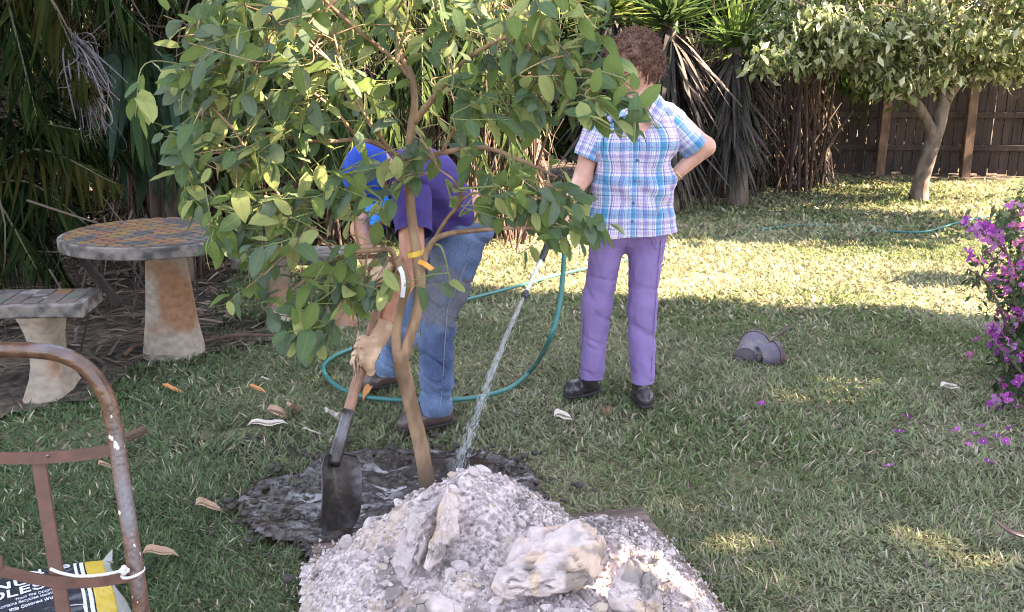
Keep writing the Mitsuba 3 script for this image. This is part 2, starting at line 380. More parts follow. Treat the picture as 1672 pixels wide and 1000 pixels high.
# ------------------------------------------------------------------ grass
DIM = gpoly([(310, 578), (450, 552), (600, 480), (640, 385), (430, 410), (335, 455), (345, 520)])
BARE = sg.Polygon([G(*q)[:2] for q in ((300, 706), (335, 694), (372, 700), (400, 688), (440, 692), (452, 704), (415, 714), (360, 712))])
def make_grass():
    r = rng(11)
    zones = [(1.75, 3.2, 21000, 0.031, 0.0028), (3.2, 5.2, 9500, 0.035, 0.0042), (5.2, 8.2, 3400, 0.043, 0.0072), (8.2, 14.5, 1200, 0.056, 0.013)]
    Ms, cols = [], []
    for y0, y1, dens, L, w in zones:
        xa, xb = -y1 * 0.66 - 0.5, y1 * 0.66 + 0.5
        n = int((y1 - y0) * (xb - xa) * dens)
        x = r.uniform(xa, xb, n); y = r.uniform(y0, y1, n)
        k = np.abs(x) < 0.62 * y + 0.4
        x, y = x[k], y[k]
        q = np.stack([x, y, 0 * x], -1)
        cover = meshkit.fbm(q * 2.3, 3, 40)
        k = ~(contains_xy(BED, x, y) & ~(contains_xy(DIM, x, y) & (r.random(len(x)) < .45))) & ~(contains_xy(MUD.buffer(-0.06), x, y) | (contains_xy(MUD.buffer(0.03), x, y) & (meshkit.fbm(q * 14, 3, 77) < .52))) & ~contains_xy(BOARD.buffer(0.0), x, y)
        bare = contains_xy(BARE, x, y); k &= ~(bare & (r.random(len(x)) < .8))
        k &= r.random(len(x)) < np.clip(0.35 + 1.7 * (cover - 0.25), 0.3, 1)
        # lawn thins out along the edge of the mud and towards the far bed
        x, y = x[k], y[k]; n = len(x)
        q = np.stack([x, y, 0 * x], -1)
        tall = 0.6 + 0.9 * meshkit.fbm(q * 1.7, 2, 44)
        ang = r.uniform(0, 6.283, n) + 0.0
        # blades lie over in clumps
        clump = meshkit.noise(q * 9, 45) * 6.283 * 2
        ang = np.where(r.random(n) < 0.45, clump, ang)
        lean = np.clip(r.normal(0.78, 0.30, n), 0.05, 1.4)
        d = np.stack([np.cos(ang) * np.sin(lean), np.sin(ang) * np.sin(lean), np.cos(lean)], -1)
        length = L * tall * r.uniform(0.55, 1.35, n)
        R = basis(d, np.array([0, 0, 1.0]) + r.normal(0, 0.25, (n, 3)), 1.0)
        R = R * np.stack([w * r.uniform(0.6, 1.4, n) / 0.03 , length, length], -1)[:, None, :]
        Ms.append(affine(R, np.stack([x, y, ground_z(x, y) - 0.006], -1)))
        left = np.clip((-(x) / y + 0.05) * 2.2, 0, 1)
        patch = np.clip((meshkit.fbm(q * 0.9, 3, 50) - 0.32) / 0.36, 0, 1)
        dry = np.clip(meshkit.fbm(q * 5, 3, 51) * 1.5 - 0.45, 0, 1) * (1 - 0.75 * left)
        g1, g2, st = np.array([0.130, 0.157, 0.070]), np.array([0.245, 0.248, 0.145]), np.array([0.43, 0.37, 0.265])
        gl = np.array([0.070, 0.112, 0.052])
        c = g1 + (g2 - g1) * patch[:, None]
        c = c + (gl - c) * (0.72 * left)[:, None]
        isdry = r.random(n) < 0.07 + 0.42 * dry
        c = np.where(isdry[:, None], st * r.uniform(0.5, 1.1, (n, 1)), c)
        cols.append(np.clip(c * r.uniform(0.65, 1.4, (n, 1)) * (1 + r.normal(0, 0.06, (n, 3))), 0.01, 0.8))
    tv, tf = blade_template(0.03, 0.35, 2)
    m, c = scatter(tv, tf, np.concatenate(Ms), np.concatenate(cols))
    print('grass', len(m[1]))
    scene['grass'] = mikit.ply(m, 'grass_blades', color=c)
    labels['grass'] = {'kind': 'stuff', 'label': 'short coarse lawn grass with dry straw coloured blades', 'category': 'grass'}
make_grass()
# ------------------------------------------------------------------ fence
FY = 14.2
def fence_line(x): return FY - 0.10 * (x - 5)          # the fence runs slightly towards us on the right
def make_fence():
    t = thing('wooden_fence', 'dark weathered board fence with two pale leaning posts at the back of the garden', 'fence')
    r = rng(3)
    x = 2.6
    mesh_cache = []
    for k in range(4):
        v, f = bevel_box((0.136, 0.018, 1.72), 0.005)
        mesh_cache.append(mikit.ply((v, f), 'fence_wood'))
    i = 0
    while x < 13.5:
        y = fence_line(x)
        h = r.uniform(-0.03, 0.03)
        part(t, 'board', None, None, shape=mesh_cache[i % 4], to_world=tw(rot([0, 1, 0], r.normal(0, 0.008)) @ rot([0, 0, 1], -0.1 + r.normal(0, 0.02)), [x, y + r.normal(0, 0.004), 0.88 + h]))
        x += 0.142 + (0.006 if r.random() < 0.3 else 0); i += 1
    for z in (0.42, 0.92, 1.5):
        a, b = 2.6, 13.5
        c = np.array([(a + b) / 2, fence_line((a + b) / 2) - 0.04, z])
        v, f = bevel_box((b - a, 0.04, 0.09), 0.006)
        part(t, 'rail', (v @ rotz(-0.0997).T + c, f), 'fence_wood')
    for top, bot in (((1452, 118), (1436, 287)), ((1592, 112), (1576, 292)), ((1745, 108), (1735, 296))):
        a = P(*bot, fence_line(P(*bot, FY)[0]) - 0.22); a[2] = -0.05
        b = P(*top, fence_line(P(*top, FY)[0]) - 0.16)
        d = unit(b - a); L = np.linalg.norm(b - a)
        v, f = bevel_box((0.14, 0.10, L), 0.01)
        R = basis(np.array([[0, 1.0, 0]]), d[None])[0]
        v = v @ R.T + (a + b) / 2
        part(t, 'post', (v, f), 'post_wood')
make_fence()
whole('fence_offcut', 'short orange brown board end standing in litter left of the fence', 'board', (lambda m: (m[0] @ rot([0, 1, 0], 0.05).T + [P(1208, 245, 12.6)[0], 12.6, 0.2], m[1]))(bevel_box((0.17, 0.03, 0.55), 0.006)), 'post_wood')

# ------------------------------------------------------------------ leaf masses
LV, LF, LUV = leaf_template(0.24, 0.12, 0.15, 2)
STRAPV, STRAPF = blade_template(0.03, 0.45, 3)
DIAMOND = (np.array([[0, 0, 0], [.27, .45, .05], [0, 1, -.08], [-.27, .45, .05]], float), np.array([[0, 1, 2], [0, 2, 3]]))
def leaf_cloud(pts, size, cols, seed, droop=0.3, tmpl=None, jitter=0.35, bright=(0.6, 1.5)):
    r = rng(seed); n = len(pts)
    d = r.normal(0, 1, (n, 3)); d[:, 2] -= droop * 2
    up = r.normal(0, 0.5, (n, 3)) + [0, 0, 1.0]
    s = size * r.uniform(1 - jitter, 1 + jitter, n)
    M = affine(basis(d, up, s), pts)
    c = np.asarray(cols)[r.integers(0, len(cols), n)] * r.uniform(*bright, (n, 1))
    tv, tf = tmpl if tmpl else (LV, LF)
    return scatter(tv, tf, M, np.clip(c, 0.004, 0.9))
def clumped(r, centre, radii, clumps, per, spread, shell=0.55):
    "points in clumps through an ellipsoid, more towards its skin"
    u = unit(r.normal(0, 1, (clumps, 3))) * (shell + (1 - shell) * r.random((clumps, 1))) ** 0.8
    c = np.asarray(centre) + u * radii
    return (c[:, None] + r.normal(0, 1, (clumps, per, 3)) * spread).reshape(-1, 3)
GREENS = [(0.050, 0.085, 0.022), (0.075, 0.115, 0.030), (0.040, 0.070, 0.022), (0.10, 0.13, 0.035)]
DARKS = [(0.028, 0.045, 0.016), (0.040, 0.055, 0.020), (0.020, 0.034, 0.014), (0.06, 0.05, 0.025)]

# ------------------------------------------------------------------ the tree by the fence
def make_fence_tree():
    t = thing('broadleaf_tree', 'small spreading tree with forked leaning trunk in front of the board fence', 'tree')
    Y = 11.0
    base = P(1500, 326, Y); base[2] = -0.05
    mb = [P(1503, 300, Y), P(1518, 250, Y), P(1532, 205, Y), P(1543, 165, Y), P(1567, 130, Y), P(1600, 80, Y + .1), P(1630, 20, Y + .2), P(1640, -60, Y + .3)]
    rad = [0.125, 0.098, 0.090, 0.085, 0.076, 0.062, 0.052, 0.04, 0.02]
    part(t, 'trunk', stube(np.c_[np.vstack([base] + mb), rad], 12), 'tree_bark', smooth=True)
    l1 = [P(1527, 228, Y), P(1512, 195, Y - .05), P(1492, 165, Y - .1), P(1462, 148, Y - .15), P(1425, 120, Y - .25), P(1385, 80, Y - .4), P(1330, 50, Y - .6), P(1275, 60, Y - .8)]
    part(t, 'limb', stube(np.c_[np.array(l1), [0.07, 0.062, 0.058, 0.052, 0.045, 0.035, 0.022, 0.010]], 10), 'tree_bark', smooth=True)
    l2 = [P(1543, 168, Y), P(1530, 110, Y), P(1500, 50, Y - .2), P(1470, -10, Y - .4), P(1430, -60, Y - .4)]
    part(t, 'limb', stube(np.c_[np.array(l2), [0.08, 0.065, 0.05, 0.035, 0.012]], 10), 'tree_bark', smooth=True)
    r = rng(21); pts = []
    # clumps along the boughs: lower outline dips at (1480,140), a long spray reaches left to (1250,100)
    specs = [(1490, 60, 11.0, 120, 70, 1.0, 90), (1420, 50, 10.6, 90, 60, 0.7, 60), (1330, 60, 10.4, 95, 38, 0.5, 46), (1275, 92, 10.2, 48, 16, 0.3, 14), (1300, 30, 10.6, 60, 40, .6, 26),
             (1600, 60, 11.0, 110, 60, 0.9, 80), (1540, -60, 11.2, 260, 110, 1.3, 170), (1400, -90, 11.0, 200, 90, 1.0, 70), (1690, 60, 11.0, 90, 70, 0.9, 40), (1800, 0, 11.2, 120, 110, 1.0, 60), (1475, 118, 10.7, 48, 22, .4, 24), (1345, 92, 10.4, 22, 14, .25, 9), (1440, 120, 10.5, 20, 16, .25, 9), (1600, 112, 10.9, 26, 16, .3, 10), (1530, 128, 10.8, 16, 14, .2, 7), (1650, 100, 11, 26, 22, .3, 10)]
    for px, py, y, sx, sy, dy, n in specs:
        c = P(px, py, y); k = y / F
        pts.append(clumped(r, c, np.array([sx * k, dy, sy * k]), int(n * .5), 58, [0.14, 0.14, 0.075], 0.35))
    pts = np.vstack(pts)
    m, c = leaf_cloud(pts, 0.098, [(0.27, 0.29, 0.16), (0.15, 0.18, 0.075), (0.40, 0.41, 0.28), (0.07, 0.09, 0.035)], 22, droop=0.5, jitter=.65)
    part(t, 'crown', m, 'foliage_glossy', color=c, kind='stuff')
    tw_ = []
    for i in range(60):
        a = P(r.uniform(1300, 1650), r.uniform(-20, 80), 11 + r.normal(0, .4)); b = a + r.normal(0, 0.3, 3)
        tw_.append(stube(np.c_[np.array([a, (a + b) / 2 + r.normal(0, .04, 3), b]), [0.014, 0.01, 0.004]], 5, 4))
    part(t, 'twigs', cat(tw_), 'tree_bark', kind='stuff')
make_fence_tree()

# ------------------------------------------------------------------ trees and shrubs behind
def shrub(key, label, category, c, radii, clumps, per, size, cols, seed, group=None, spread=0.28, mat='foliage', trunk=True, shell=0.5, droop=.3, tmpl=None):
    t = thing(key, label, category, group)
    r = rng(seed)
    pts = clumped(r, c, np.asarray(radii), clumps, per, spread, shell)
    pts = pts[pts[:, 2] > 0.02]
    m, col = leaf_cloud(pts, size, cols, seed + 1, droop=droop, tmpl=tmpl)
    part(t, 'crown', m, mat, color=col, kind='stuff')
    if trunk:
        b = np.array([c[0], c[1], -0.1])
        part(t, 'trunk', stube(np.c_[np.array([b, b + [0.05, 0, c[2] * .5], [c[0] + .1, c[1], c[2]], [c[0], c[1] + .1, c[2] + radii[2] * .6]]), [0.14, 0.11, 0.08, 0.03]], 8), 'tree_bark', smooth=True)
    return t
far = [(-12, 16.5, 3.0, 3.2, 2.0, 3.6), (-7.5, 17, 3.0, 3.0, 2.0, 3.8), (-3.2, 18.5, 2.6, 3.0, 1.8, 3.2), (1.2, 19, 2.6, 2.8, 1.8, 3.2), (5.2, 18, 3.0, 2.8, 1.8, 3.6), (9.5, 17.5, 3.0, 3.0, 2.0, 3.8), (14, 16.5, 3.0, 3.2, 2.2, 3.8)]
words = ['leftmost dark tree far behind the table', 'dense tree behind the left palms', 'tree seen through the canes above the bending man', 'tree behind the hose and the standing woman', 'tree just behind the left end of the fence', 'tree behind the forked tree and fence', 'rightmost tree beyond the fence']
for i, (x, y, z, a, b, c) in enumerate(far):
    shrub('background_tree', words[i], 'tree', (x, y, z), (a, b, c), 420, 26, 0.26, GREENS if i not in (2, 3) else [(0.10, 0.15, 0.04), (0.14, 0.18, 0.05)], 100 + i * 3, 'trees beyond the garden', spread=0.3, droop=.4, tmpl=DIAMOND)

# ------------------------------------------------------------------ palms, yuccas, canes
def frond(root, tip, sag, n, leaflet, w, cols, seed, hang=0.5, spread=1.0, curl=0.45):
    "a feather leaf: a curved rachis and leaflets on both sides; returns (rachis, leaflets, colours)"
    r = rng(seed)
    root, tip = np.asarray(root, float), np.asarray(tip, float)
    mid = (root + tip) / 2 + [0, 0, sag]
    pts = spline(np.array([root, mid, tip]), 14)
    L = np.linalg.norm(np.diff(pts, axis=0), axis=1).sum()
    rr = np.linspace(0.016, 0.003, len(pts)) * max(1, L / 2.2)
    rach = tube(pts, rr, 5)
    t, u, v = frames(pts)
    s = np.linspace(0.10, 1.0, n)
    idx = s * (len(pts) - 1); i0 = np.clip(idx.astype(int), 0, len(pts) - 2); fr = (idx - i0)[:, None]
    p = pts[i0] * (1 - fr) + pts[i0 + 1] * fr
    tt = t[i0]
    side = unit(np.cross(tt, [0, 0, 1.0]))
    D, Pp, LL = [], [], []
    for sg_ in (-1, 1):
        d = unit(side * sg_ * spread + tt * (0.55 + 0.6 * s[:, None]) + np.array([0, 0, -1.0]) * hang * r.uniform(0.3, 1.7, (n, 1)) + r.normal(0, 0.20, (n, 3)))
        D.append(d); Pp.append(p); LL.append(leaflet * np.sin(np.pi * np.clip(0.12 + 0.86 * s, 0, 1)) ** 0.6 * r.uniform(0.8, 1.15, n))
    D, Pp, LL = np.vstack(D), np.vstack(Pp), np.concatenate(LL)
    R = basis(D, np.array([0, 0, 1.0]) + r.normal(0, .3, D.shape), 1.0) * np.stack([np.full(len(D), w / 0.03), LL, LL * curl / 0.45], -1)[:, None, :]
    c = np.asarray(cols)[r.integers(0, len(cols), len(D))] * r.uniform(0.6, 1.4, (len(D), 1))
    m, col = scatter(STRAPV, STRAPF, affine(R, Pp), c)
    return rach, m, col
def add_frond(t, rach, m, col, mat='foliage', label=None):
    k = part(t, 'frond', m, mat, color=col, label=label)
    part(k, 'midrib', rach, 'post_wood' if mat == 'dry_plant' else 'dark_midrib', smooth=True)
PALM = [(0.015, 0.026, 0.008), (0.023, 0.033, 0.010), (0.011, 0.020, 0.008)]
PALMY = [(0.036, 0.032, 0.010), (0.026, 0.031, 0.009), (0.018, 0.025, 0.008)]
def palm(key, label, crown, specs, trunk_r=0.09, base=None, cat_='palm'):
    t = thing(key, label, cat_)
    base = np.array([crown[0], crown[1], -0.05]) if base is None else base
    for i, sp in enumerate(specs):
        tip, sag, n, leaf, w, cols, hang = sp
        add_frond(t, *frond(crown, tip, sag, n, leaf, w, cols, int(1000 * abs(crown[0])) + i, hang))
    r = rng(int(500 * abs(crown[0])) + 3); n = 420
    pts = np.asarray(crown) + r.normal(0, 1, (n, 3)) * [.5, .35, .28] - [0, 0, .2]
    d = r.normal(0, .45, (n, 3)) + [0, 0, -1.0]
    R = basis(d, r.normal(0, 1, (n, 3)), 1.0) * np.stack([np.full(n, .22), r.uniform(.25, .8, n), r.uniform(.1, .6, n)], -1)[:, None, :]
    m, c = scatter(STRAPV, STRAPF, affine(R, pts), np.asarray([(.07, .05, .035), (.045, .035, .028), (.10, .075, .055)])[r.integers(0, 3, n)] * r.uniform(.4, 1.3, (n, 1)))
    part(t, 'dry_strands', m, 'dry_plant', color=c, kind='stuff')
    part(t, 'trunk', stube(np.c_[np.array([base, (base + crown) / 2 + [.03, 0, 0], np.asarray(crown) - [0, 0, .02]]), [trunk_r * 1.2, trunk_r, trunk_r * .8]], 10), 'tree_bark', smooth=True)
    return t
def px3(l): return [P(*q) for q in l]
c0 = P(-40, -120, 5.6)
palm('feather_palm', 'dark feather palm arching over the stone table from the top left corner', c0,
     [(P(240, 60, 5.4), .25, 60, .52, .015, PALM, .7), (P(150, 150, 5.0), .3, 60, .50, .014, PALMY, .9), (P(290, 10, 6.0), .35, 60, .5, .015, PALM, .6), (P(60, 190, 4.9), .25, 50, .5, .014, PALM, 1.0),
      (P(330, -90, 5.8), .4, 60, .5, .015, PALM, .5), (P(-60, 200, 5.2), .2, 50, .5, .015, PALMY, .9), (P(-260, 60, 5.4), .3, 46, .5, .016, PALM, .7), (P(120, -240, 6.6), .4, 46, .5, .016, PALM, .5), (P(-150, -260, 4.4), .4, 46, .5, .016, PALM, .6), (P(180, 40, 6.6), .3, 60, .55, .016, PALM, .8)], 0.10)
c1 = P(-60, 330, 5.4)
palm('low_palm', 'low dark green palm beside the stone bench at the left edge', c1,
     [(P(150, 215, 5.2), .22, 50, .42, .013, PALM, .45), (P(190, 300, 5.0), .25, 50, .42, .013, PALMY, .6), (P(170, 390, 4.9), .22, 46, .40, .012, PALM, .7), (P(90, 150, 5.4), .15, 50, .42, .013, PALM, .4), (P(60, 440, 4.7), .22, 46, .42, .012, PALM, .8),
      (P(10, 120, 5.6), .1, 46, .42, .013, PALM, .3), (P(120, 480, 5.2), .3, 46, .4, .012, PALM, .8), (P(-150, 180, 5.2), .1, 40, .4, .013, PALM, .4), (P(210, 250, 5.6), .3, 46, .42, .013, PALM, .5), (P(-20, 440, 4.6), .2, 40, .42, .012, PALMY, .7)], 0.08)
c2 = P(250, -40, 6.4)
palm('middle_palm', 'shaded feather palm above the bamboo canes left of the young tree', c2,
     [(P(400, 60, 6.2), .25, 56, .5, .015, PALM, .8), (P(140, 110, 6.1), .25, 56, .5, .015, PALM, .8), (P(330, 130, 6.0), .2, 50, .5, .014, PALMY, .9), (P(220, 150, 5.9), .1, 50, .48, .014, PALM, .9), (P(500, -20, 6.4), .3, 50, .5, .015, PALM, .6), (P(260, -260, 6.6), .2, 40, .5, .015, PALM, .5), (P(60, 20, 6.8), .3, 46, .5, .015, PALM, .7)], 0.09)
# the grey dead leaf that hangs down beside the palm
def dead_frond(key, label, a, b, n, seed, cols, width, category='dead palm leaf'):
    t = thing(key, label, category)
    r = rng(seed); a, b = np.asarray(a), np.asarray(b); st = []; c = []
    for i in range(n):
        o = r.normal(0, width, 3); e = b + r.normal(0, width * 1.5, 3) + [0, 0, r.uniform(-.1, .35)]
        m = (a + o * .3) * .5 + e * .5 + r.normal(0, width * .8, 3)
        w = r.uniform(0.003, 0.009)
        v, f = stube(np.c_[np.array([a + o * .3, m, e, e + r.normal(0, .03, 3) - [0, 0, .03]]), [w, w, w * .7, .0015]], 3, 5, flat=.35)
        st.append((v, f)); c.append(np.repeat((np.asarray(cols)[r.integers(0, len(cols))] * r.uniform(.5, 1.4))[None], len(v), 0))
    part(t, 'strands', cat(st), 'dry_plant', color=np.vstack(c), kind='stuff')
    part(t, 'stalk', stube(np.c_[np.array([a + [-.12, .1, .10], a + [-.05, .05, .06], a, (a + b) / 2, b]), [.007, .008, .007, .006, .003]], 6), 'post_wood', smooth=True)
    return t
dead_frond('dead_leaf_tuft', 'grey shrivelled palm leaf hanging down above the stone table', P(118, 60, 5.15), P(158, 195, 5.1), 110, 61, [(.06, .053, .058), (.10, .088, .095), (.035, .03, .03)], .040)
dead_frond('dead_leaf_skirt', 'brown bundle of dry palm leaves hanging at the top between palm and young tree', P(265, -10, 6.3), P(285, 70, 6.3), 120, 62, [(.13, .10, .09), (.20, .16, .14)], .08)
# blue-green strap leaves
def strap_plant(key, label, specs, cols, seed, w, category='plant', mat='foliage'):
    t = thing(key, label, category); r = rng(seed)
    for (a, m, b) in specs:
        q = spline(np.array([a, m, b]), 10); n = len(q)
        hw = w * np.sin(np.pi * np.linspace(0.12, 1.0, n)) ** .5
        tt, _, _ = frames(q)
        side = unit(np.cross(tt, [0.25 * r.normal(), 1.0, 0.2 * r.normal()]))
        V = np.stack([q - side * hw[:, None], q + np.array([0, .006, 0]), q + side * hw[:, None]], 1).reshape(-1, 3)
        Q = np.vstack([[[i * 3, i * 3 + 1, i * 3 + 4, i * 3 + 3], [i * 3 + 1, i * 3 + 2, i * 3 + 5, i * 3 + 4]] for i in range(n - 1)])
        c = np.asarray(cols)[r.integers(0, len(cols))] * r.uniform(.7, 1.3)
        part(t, 'leaf', (V, tri(Q)), mat, smooth=True, color=np.repeat(c[None], len(V), 0))
    return t
r = rng(71); sp = []
for i in range(46):
    x = r.uniform(165, 320); y0 = r.uniform(60, 175); y = 5.9 + r.normal(0, .25)
    top = P(x + r.normal(0, 12), y0, y); bx = x + r.normal(0, 26)
    sp.append((P(x - r.normal(0, 30), y0 + r.uniform(30, 90), y + .15), top, P(bx, y0 + r.uniform(120, 210), y - .15)))
strap_plant('strap_leaf_plant', 'tall plant with drooping blue green strap leaves behind the stone table', sp, [(.035, .065, .045), (.05, .085, .06), (.04, .07, .03)], 72, .034)
# canes
def cane_clump(label, x0, x1, Y, n, ytop, ybot, seed, colrange):
    t = thing('cane_clump', label, 'cane clump', 'brown canes at the back of the garden')
    r = rng(seed)
    for i in range(n):
        xx = r.uniform(x0, x1); y = Y + r.normal(0, .35)
        a = P(xx, ybot, y); a[2] = -.03
        b = P(xx + r.normal(0, 34), ytop + r.uniform(-150, 110), y + r.normal(0, .3))
        m = (a + b) / 2 + r.normal(0, .05, 3)
        w = r.uniform(.006, .017) * (Y / 7.5)
        c = np.array([.10, .062, .046]) * r.uniform(*colrange) * np.array([1, r.uniform(.85, 1.1), r.uniform(.75, 1.15)])
        v, f = stube(np.c_[np.array([a, m, b]), [w, w * .9, w * .6]], 5, 5)
        part(t, 'cane', (v, f), 'dry_plant', smooth=True, color=np.repeat(c[None], len(v), 0))
    # dry sheaths and fallen leaves caught between the canes
    k = n * 26
    px, py = r.uniform(x0 - 12, x1 + 12, k), ytop - 70 + (ybot - ytop + 65) * np.sqrt(r.random(k))
    pts = np.array([P(a, b, Y + .1 + abs(r.normal(0, .5))) for a, b in zip(px, py)])
    d = r.normal(0, .28, (k, 3)) + [0, 0, -1.0]
    R = basis(d, r.normal(0, 1, (k, 3)), 1.0) * np.stack([np.full(k, .5), r.uniform(.18, .55, k), r.uniform(.1, .3, k)], -1)[:, None, :]
    m, c = scatter(STRAPV, STRAPF, affine(R, pts), np.array([.12, .08, .06]) * r.uniform(.3, 1.5, (k, 1)))
    part(t, 'dry_sheaths', m, 'dry_plant', color=c, kind='stuff')
cane_clump('brown canes directly behind the stone table', 195, 330, 7.2, 44, 130, 362, 81, (.35, 1.1))
cane_clump('canes behind the left leaves of the young tree', 330, 470, 7.6, 40, 110, 350, 82, (.4, 1.2))
cane_clump('canes between young tree and blue cap', 470, 640, 8.4, 40, 90, 330, 83, (.5, 1.3))
cane_clump('canes above the bending man in purple', 640, 760, 8.8, 30, 80, 325, 84, (.5, 1.4))
cane_clump('dense dark canes hanging left of the standing woman', 752, 868, 8.2, 60, 120, 330, 85, (.4, 1.1))
cane_clump('thin canes right of the standing woman', 1130, 1210, 11.4, 36, 100, 272, 86, (.35, .9))
cane_clump('reddish brown canes left of the fence post', 1205, 1345, 12.2, 60, 110, 275, 87, (.3, .8))
# yuccas
def yucca(label, crown, base, n_live, n_dead, L, seed, spreadup=0.4, cols=None):
    t = thing('yucca', label, 'yucca'); r = rng(seed)
    part(t, 'trunk', stube(np.c_[np.array([base, (np.asarray(base) + crown) / 2, crown]), [.14, .11, .09]], 8), 'tree_bark', smooth=True)
    for nm, n, lo, hi, cc in (('leaf_crown', n_live, -.15, 1.0, cols), ('dead_leaf_skirt', n_dead, -1.0, -.55, [(.035, .026, .023), (.06, .045, .04), (.024, .02, .019), (.018, .02, .013)])):
        z = r.uniform(lo, hi, n); a = r.uniform(0, 6.283, n); s = np.sqrt(1 - z ** 2)
        d = np.stack([np.cos(a) * s, np.sin(a) * s, z], -1)
        p = np.asarray(crown) + [0, 0, 0] + np.stack([0 * z, 0 * z, np.where(z < -.5, -np.minimum(crown[2] - .75, 1.5) * r.uniform(0, 1, n) ** 1.3, r.uniform(-.08, .1, n)) * (1 if nm != 'leaf_crown' else 1)], -1) + d * .05
        LL = L * r.uniform(.75, 1.15, n)
        R = basis(d, np.array([0, 0, 1.0]) + .2 * r.normal(0, 1, (n, 3)), 1.0) * np.stack([np.full(n, 1.0), LL, LL * (.18 if nm == 'leaf_crown' else .3)], -1)[:, None, :]
        m, c = scatter(STRAPV, STRAPF, affine(R, p), np.asarray(cc)[r.integers(0, len(cc), n)] * r.uniform(.6, 1.4, (n, 1)))
        part(t, nm, m, 'foliage_glossy' if nm == 'leaf_crown' else 'dry_plant', color=c, kind='stuff')
YG = [(.06, .10, .035), (.10, .15, .045), (.045, .075, .03)]
b = P(1095, 260, 10.2); b[2] = -.05
yucca('large yucca with hanging skirt behind the head of the standing woman', P(1095, 35, 10.2), b, 110, 420, .95, 91, cols=YG)
b = P(1210, 260, 10.6); b[2] = -.05
yucca('smaller upright yucca between large yucca and forked tree', P(1200, 78, 10.6), b, 80, 380, .75, 92, cols=[(.10, .16, .04), (.14, .20, .05), (.07, .11, .03)])
b = P(985, 260, 11.0); b[2] = -.05
yucca('yucca half hidden behind the leaves left of the woman', P(1000, 20, 11.0), b, 110, 320, .95, 93, cols=[(.11, .15, .04), (.15, .18, .05)])
b = P(640, 260, 9.4); b[2] = -.05
yucca('yucca with bright leaves behind the top of the young tree', P(630, 30, 9.4), b, 130, 260, 1.0, 94, cols=[(.13, .18, .045), (.16, .2, .06), (.09, .13, .04)])
for i, (x_, y_, Y_, s_) in enumerate(((520, -60, 8.2, 1), (720, -90, 8.8, 2), (380, -60, 7.4, 3), (230, 60, 6.7, 4), (470, 90, 7.2, 5), (690, 60, 8.2, 6))):
    c_ = P(x_, y_, Y_); r = rng(960 + i)
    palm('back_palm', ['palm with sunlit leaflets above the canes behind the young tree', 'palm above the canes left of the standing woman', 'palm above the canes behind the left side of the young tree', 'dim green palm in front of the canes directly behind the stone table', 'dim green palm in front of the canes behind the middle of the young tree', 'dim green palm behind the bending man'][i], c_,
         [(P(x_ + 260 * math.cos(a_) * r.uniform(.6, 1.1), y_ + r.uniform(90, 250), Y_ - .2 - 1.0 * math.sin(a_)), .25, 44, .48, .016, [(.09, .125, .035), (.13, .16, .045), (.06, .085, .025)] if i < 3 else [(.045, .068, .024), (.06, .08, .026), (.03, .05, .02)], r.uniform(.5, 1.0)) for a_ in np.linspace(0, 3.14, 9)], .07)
# mid shrubs
shrub('background_shrub', 'dark shrub behind the strap leaves at left', 'shrub', (-4.2, 8.4, 1.1), (1.5, .7, 1.6), 200, 22, .16, DARKS, 131, 'shrubs at the back of the garden', spread=.16)
shrub('background_shrub', 'dark shrub far left behind the low palm', 'shrub', (-5.4, 7.2, 1.2), (1.2, .8, 1.9), 220, 22, .16, DARKS, 134, 'shrubs at the back of the garden', spread=.16)
shrub('background_shrub', 'shrub between yuccas and the forked tree', 'shrub', (4.3, 13.2, 2.4), (1.7, .7, 1.3), 240, 22, .14, GREENS, 137, 'shrubs at the back of the garden', spread=.16)
shrub('background_shrub', 'dark shrub behind the canes and young tree', 'shrub', (-2.0, 10.6, 1.9), (2.4, .7, 1.5), 300, 22, .16, DARKS + GREENS[:1], 140, 'shrubs at the back of the garden', spread=.18)
shrub('background_shrub', 'dark shrub behind the large yucca', 'shrub', (1.4, 13.2, 1.8), (1.9, .7, 1.6), 300, 22, .16, DARKS, 143, 'shrubs at the back of the garden', spread=.18)
# litter under the back plants
r = rng(95); k = 5200
xx = r.uniform(-6, 5.5, k * 3); yy = r.uniform(4.2, 13.8, k * 3)
ok = contains_xy(BED, xx, yy); xx, yy = xx[ok][:k], yy[ok][:k]; k = len(xx)
a = r.uniform(0, 6.283, k); d = np.stack([np.cos(a), np.sin(a), r.normal(0, .15, k)], -1)
R = basis(d, np.array([0, 0, 1.0]) + r.normal(0, .3, (k, 3)), 1.0) * np.stack([r.uniform(.15, .5, k), r.uniform(.08, .35, k), r.uniform(.02, .08, k)], -1)[:, None, :]
m, c = scatter(STRAPV, STRAPF, affine(R, np.stack([xx, yy, ground_z(xx, yy) + .03], -1)), np.array([.17, .125, .095]) * r.uniform(.25, 1.5, (k, 1)))
scene['leaf_litter'] = mikit.ply(m, 'dry_plant', color=c)
labels['leaf_litter'] = {'kind': 'stuff', 'label': 'dry palm litter on the soil under the back plants', 'category': 'leaf litter'}

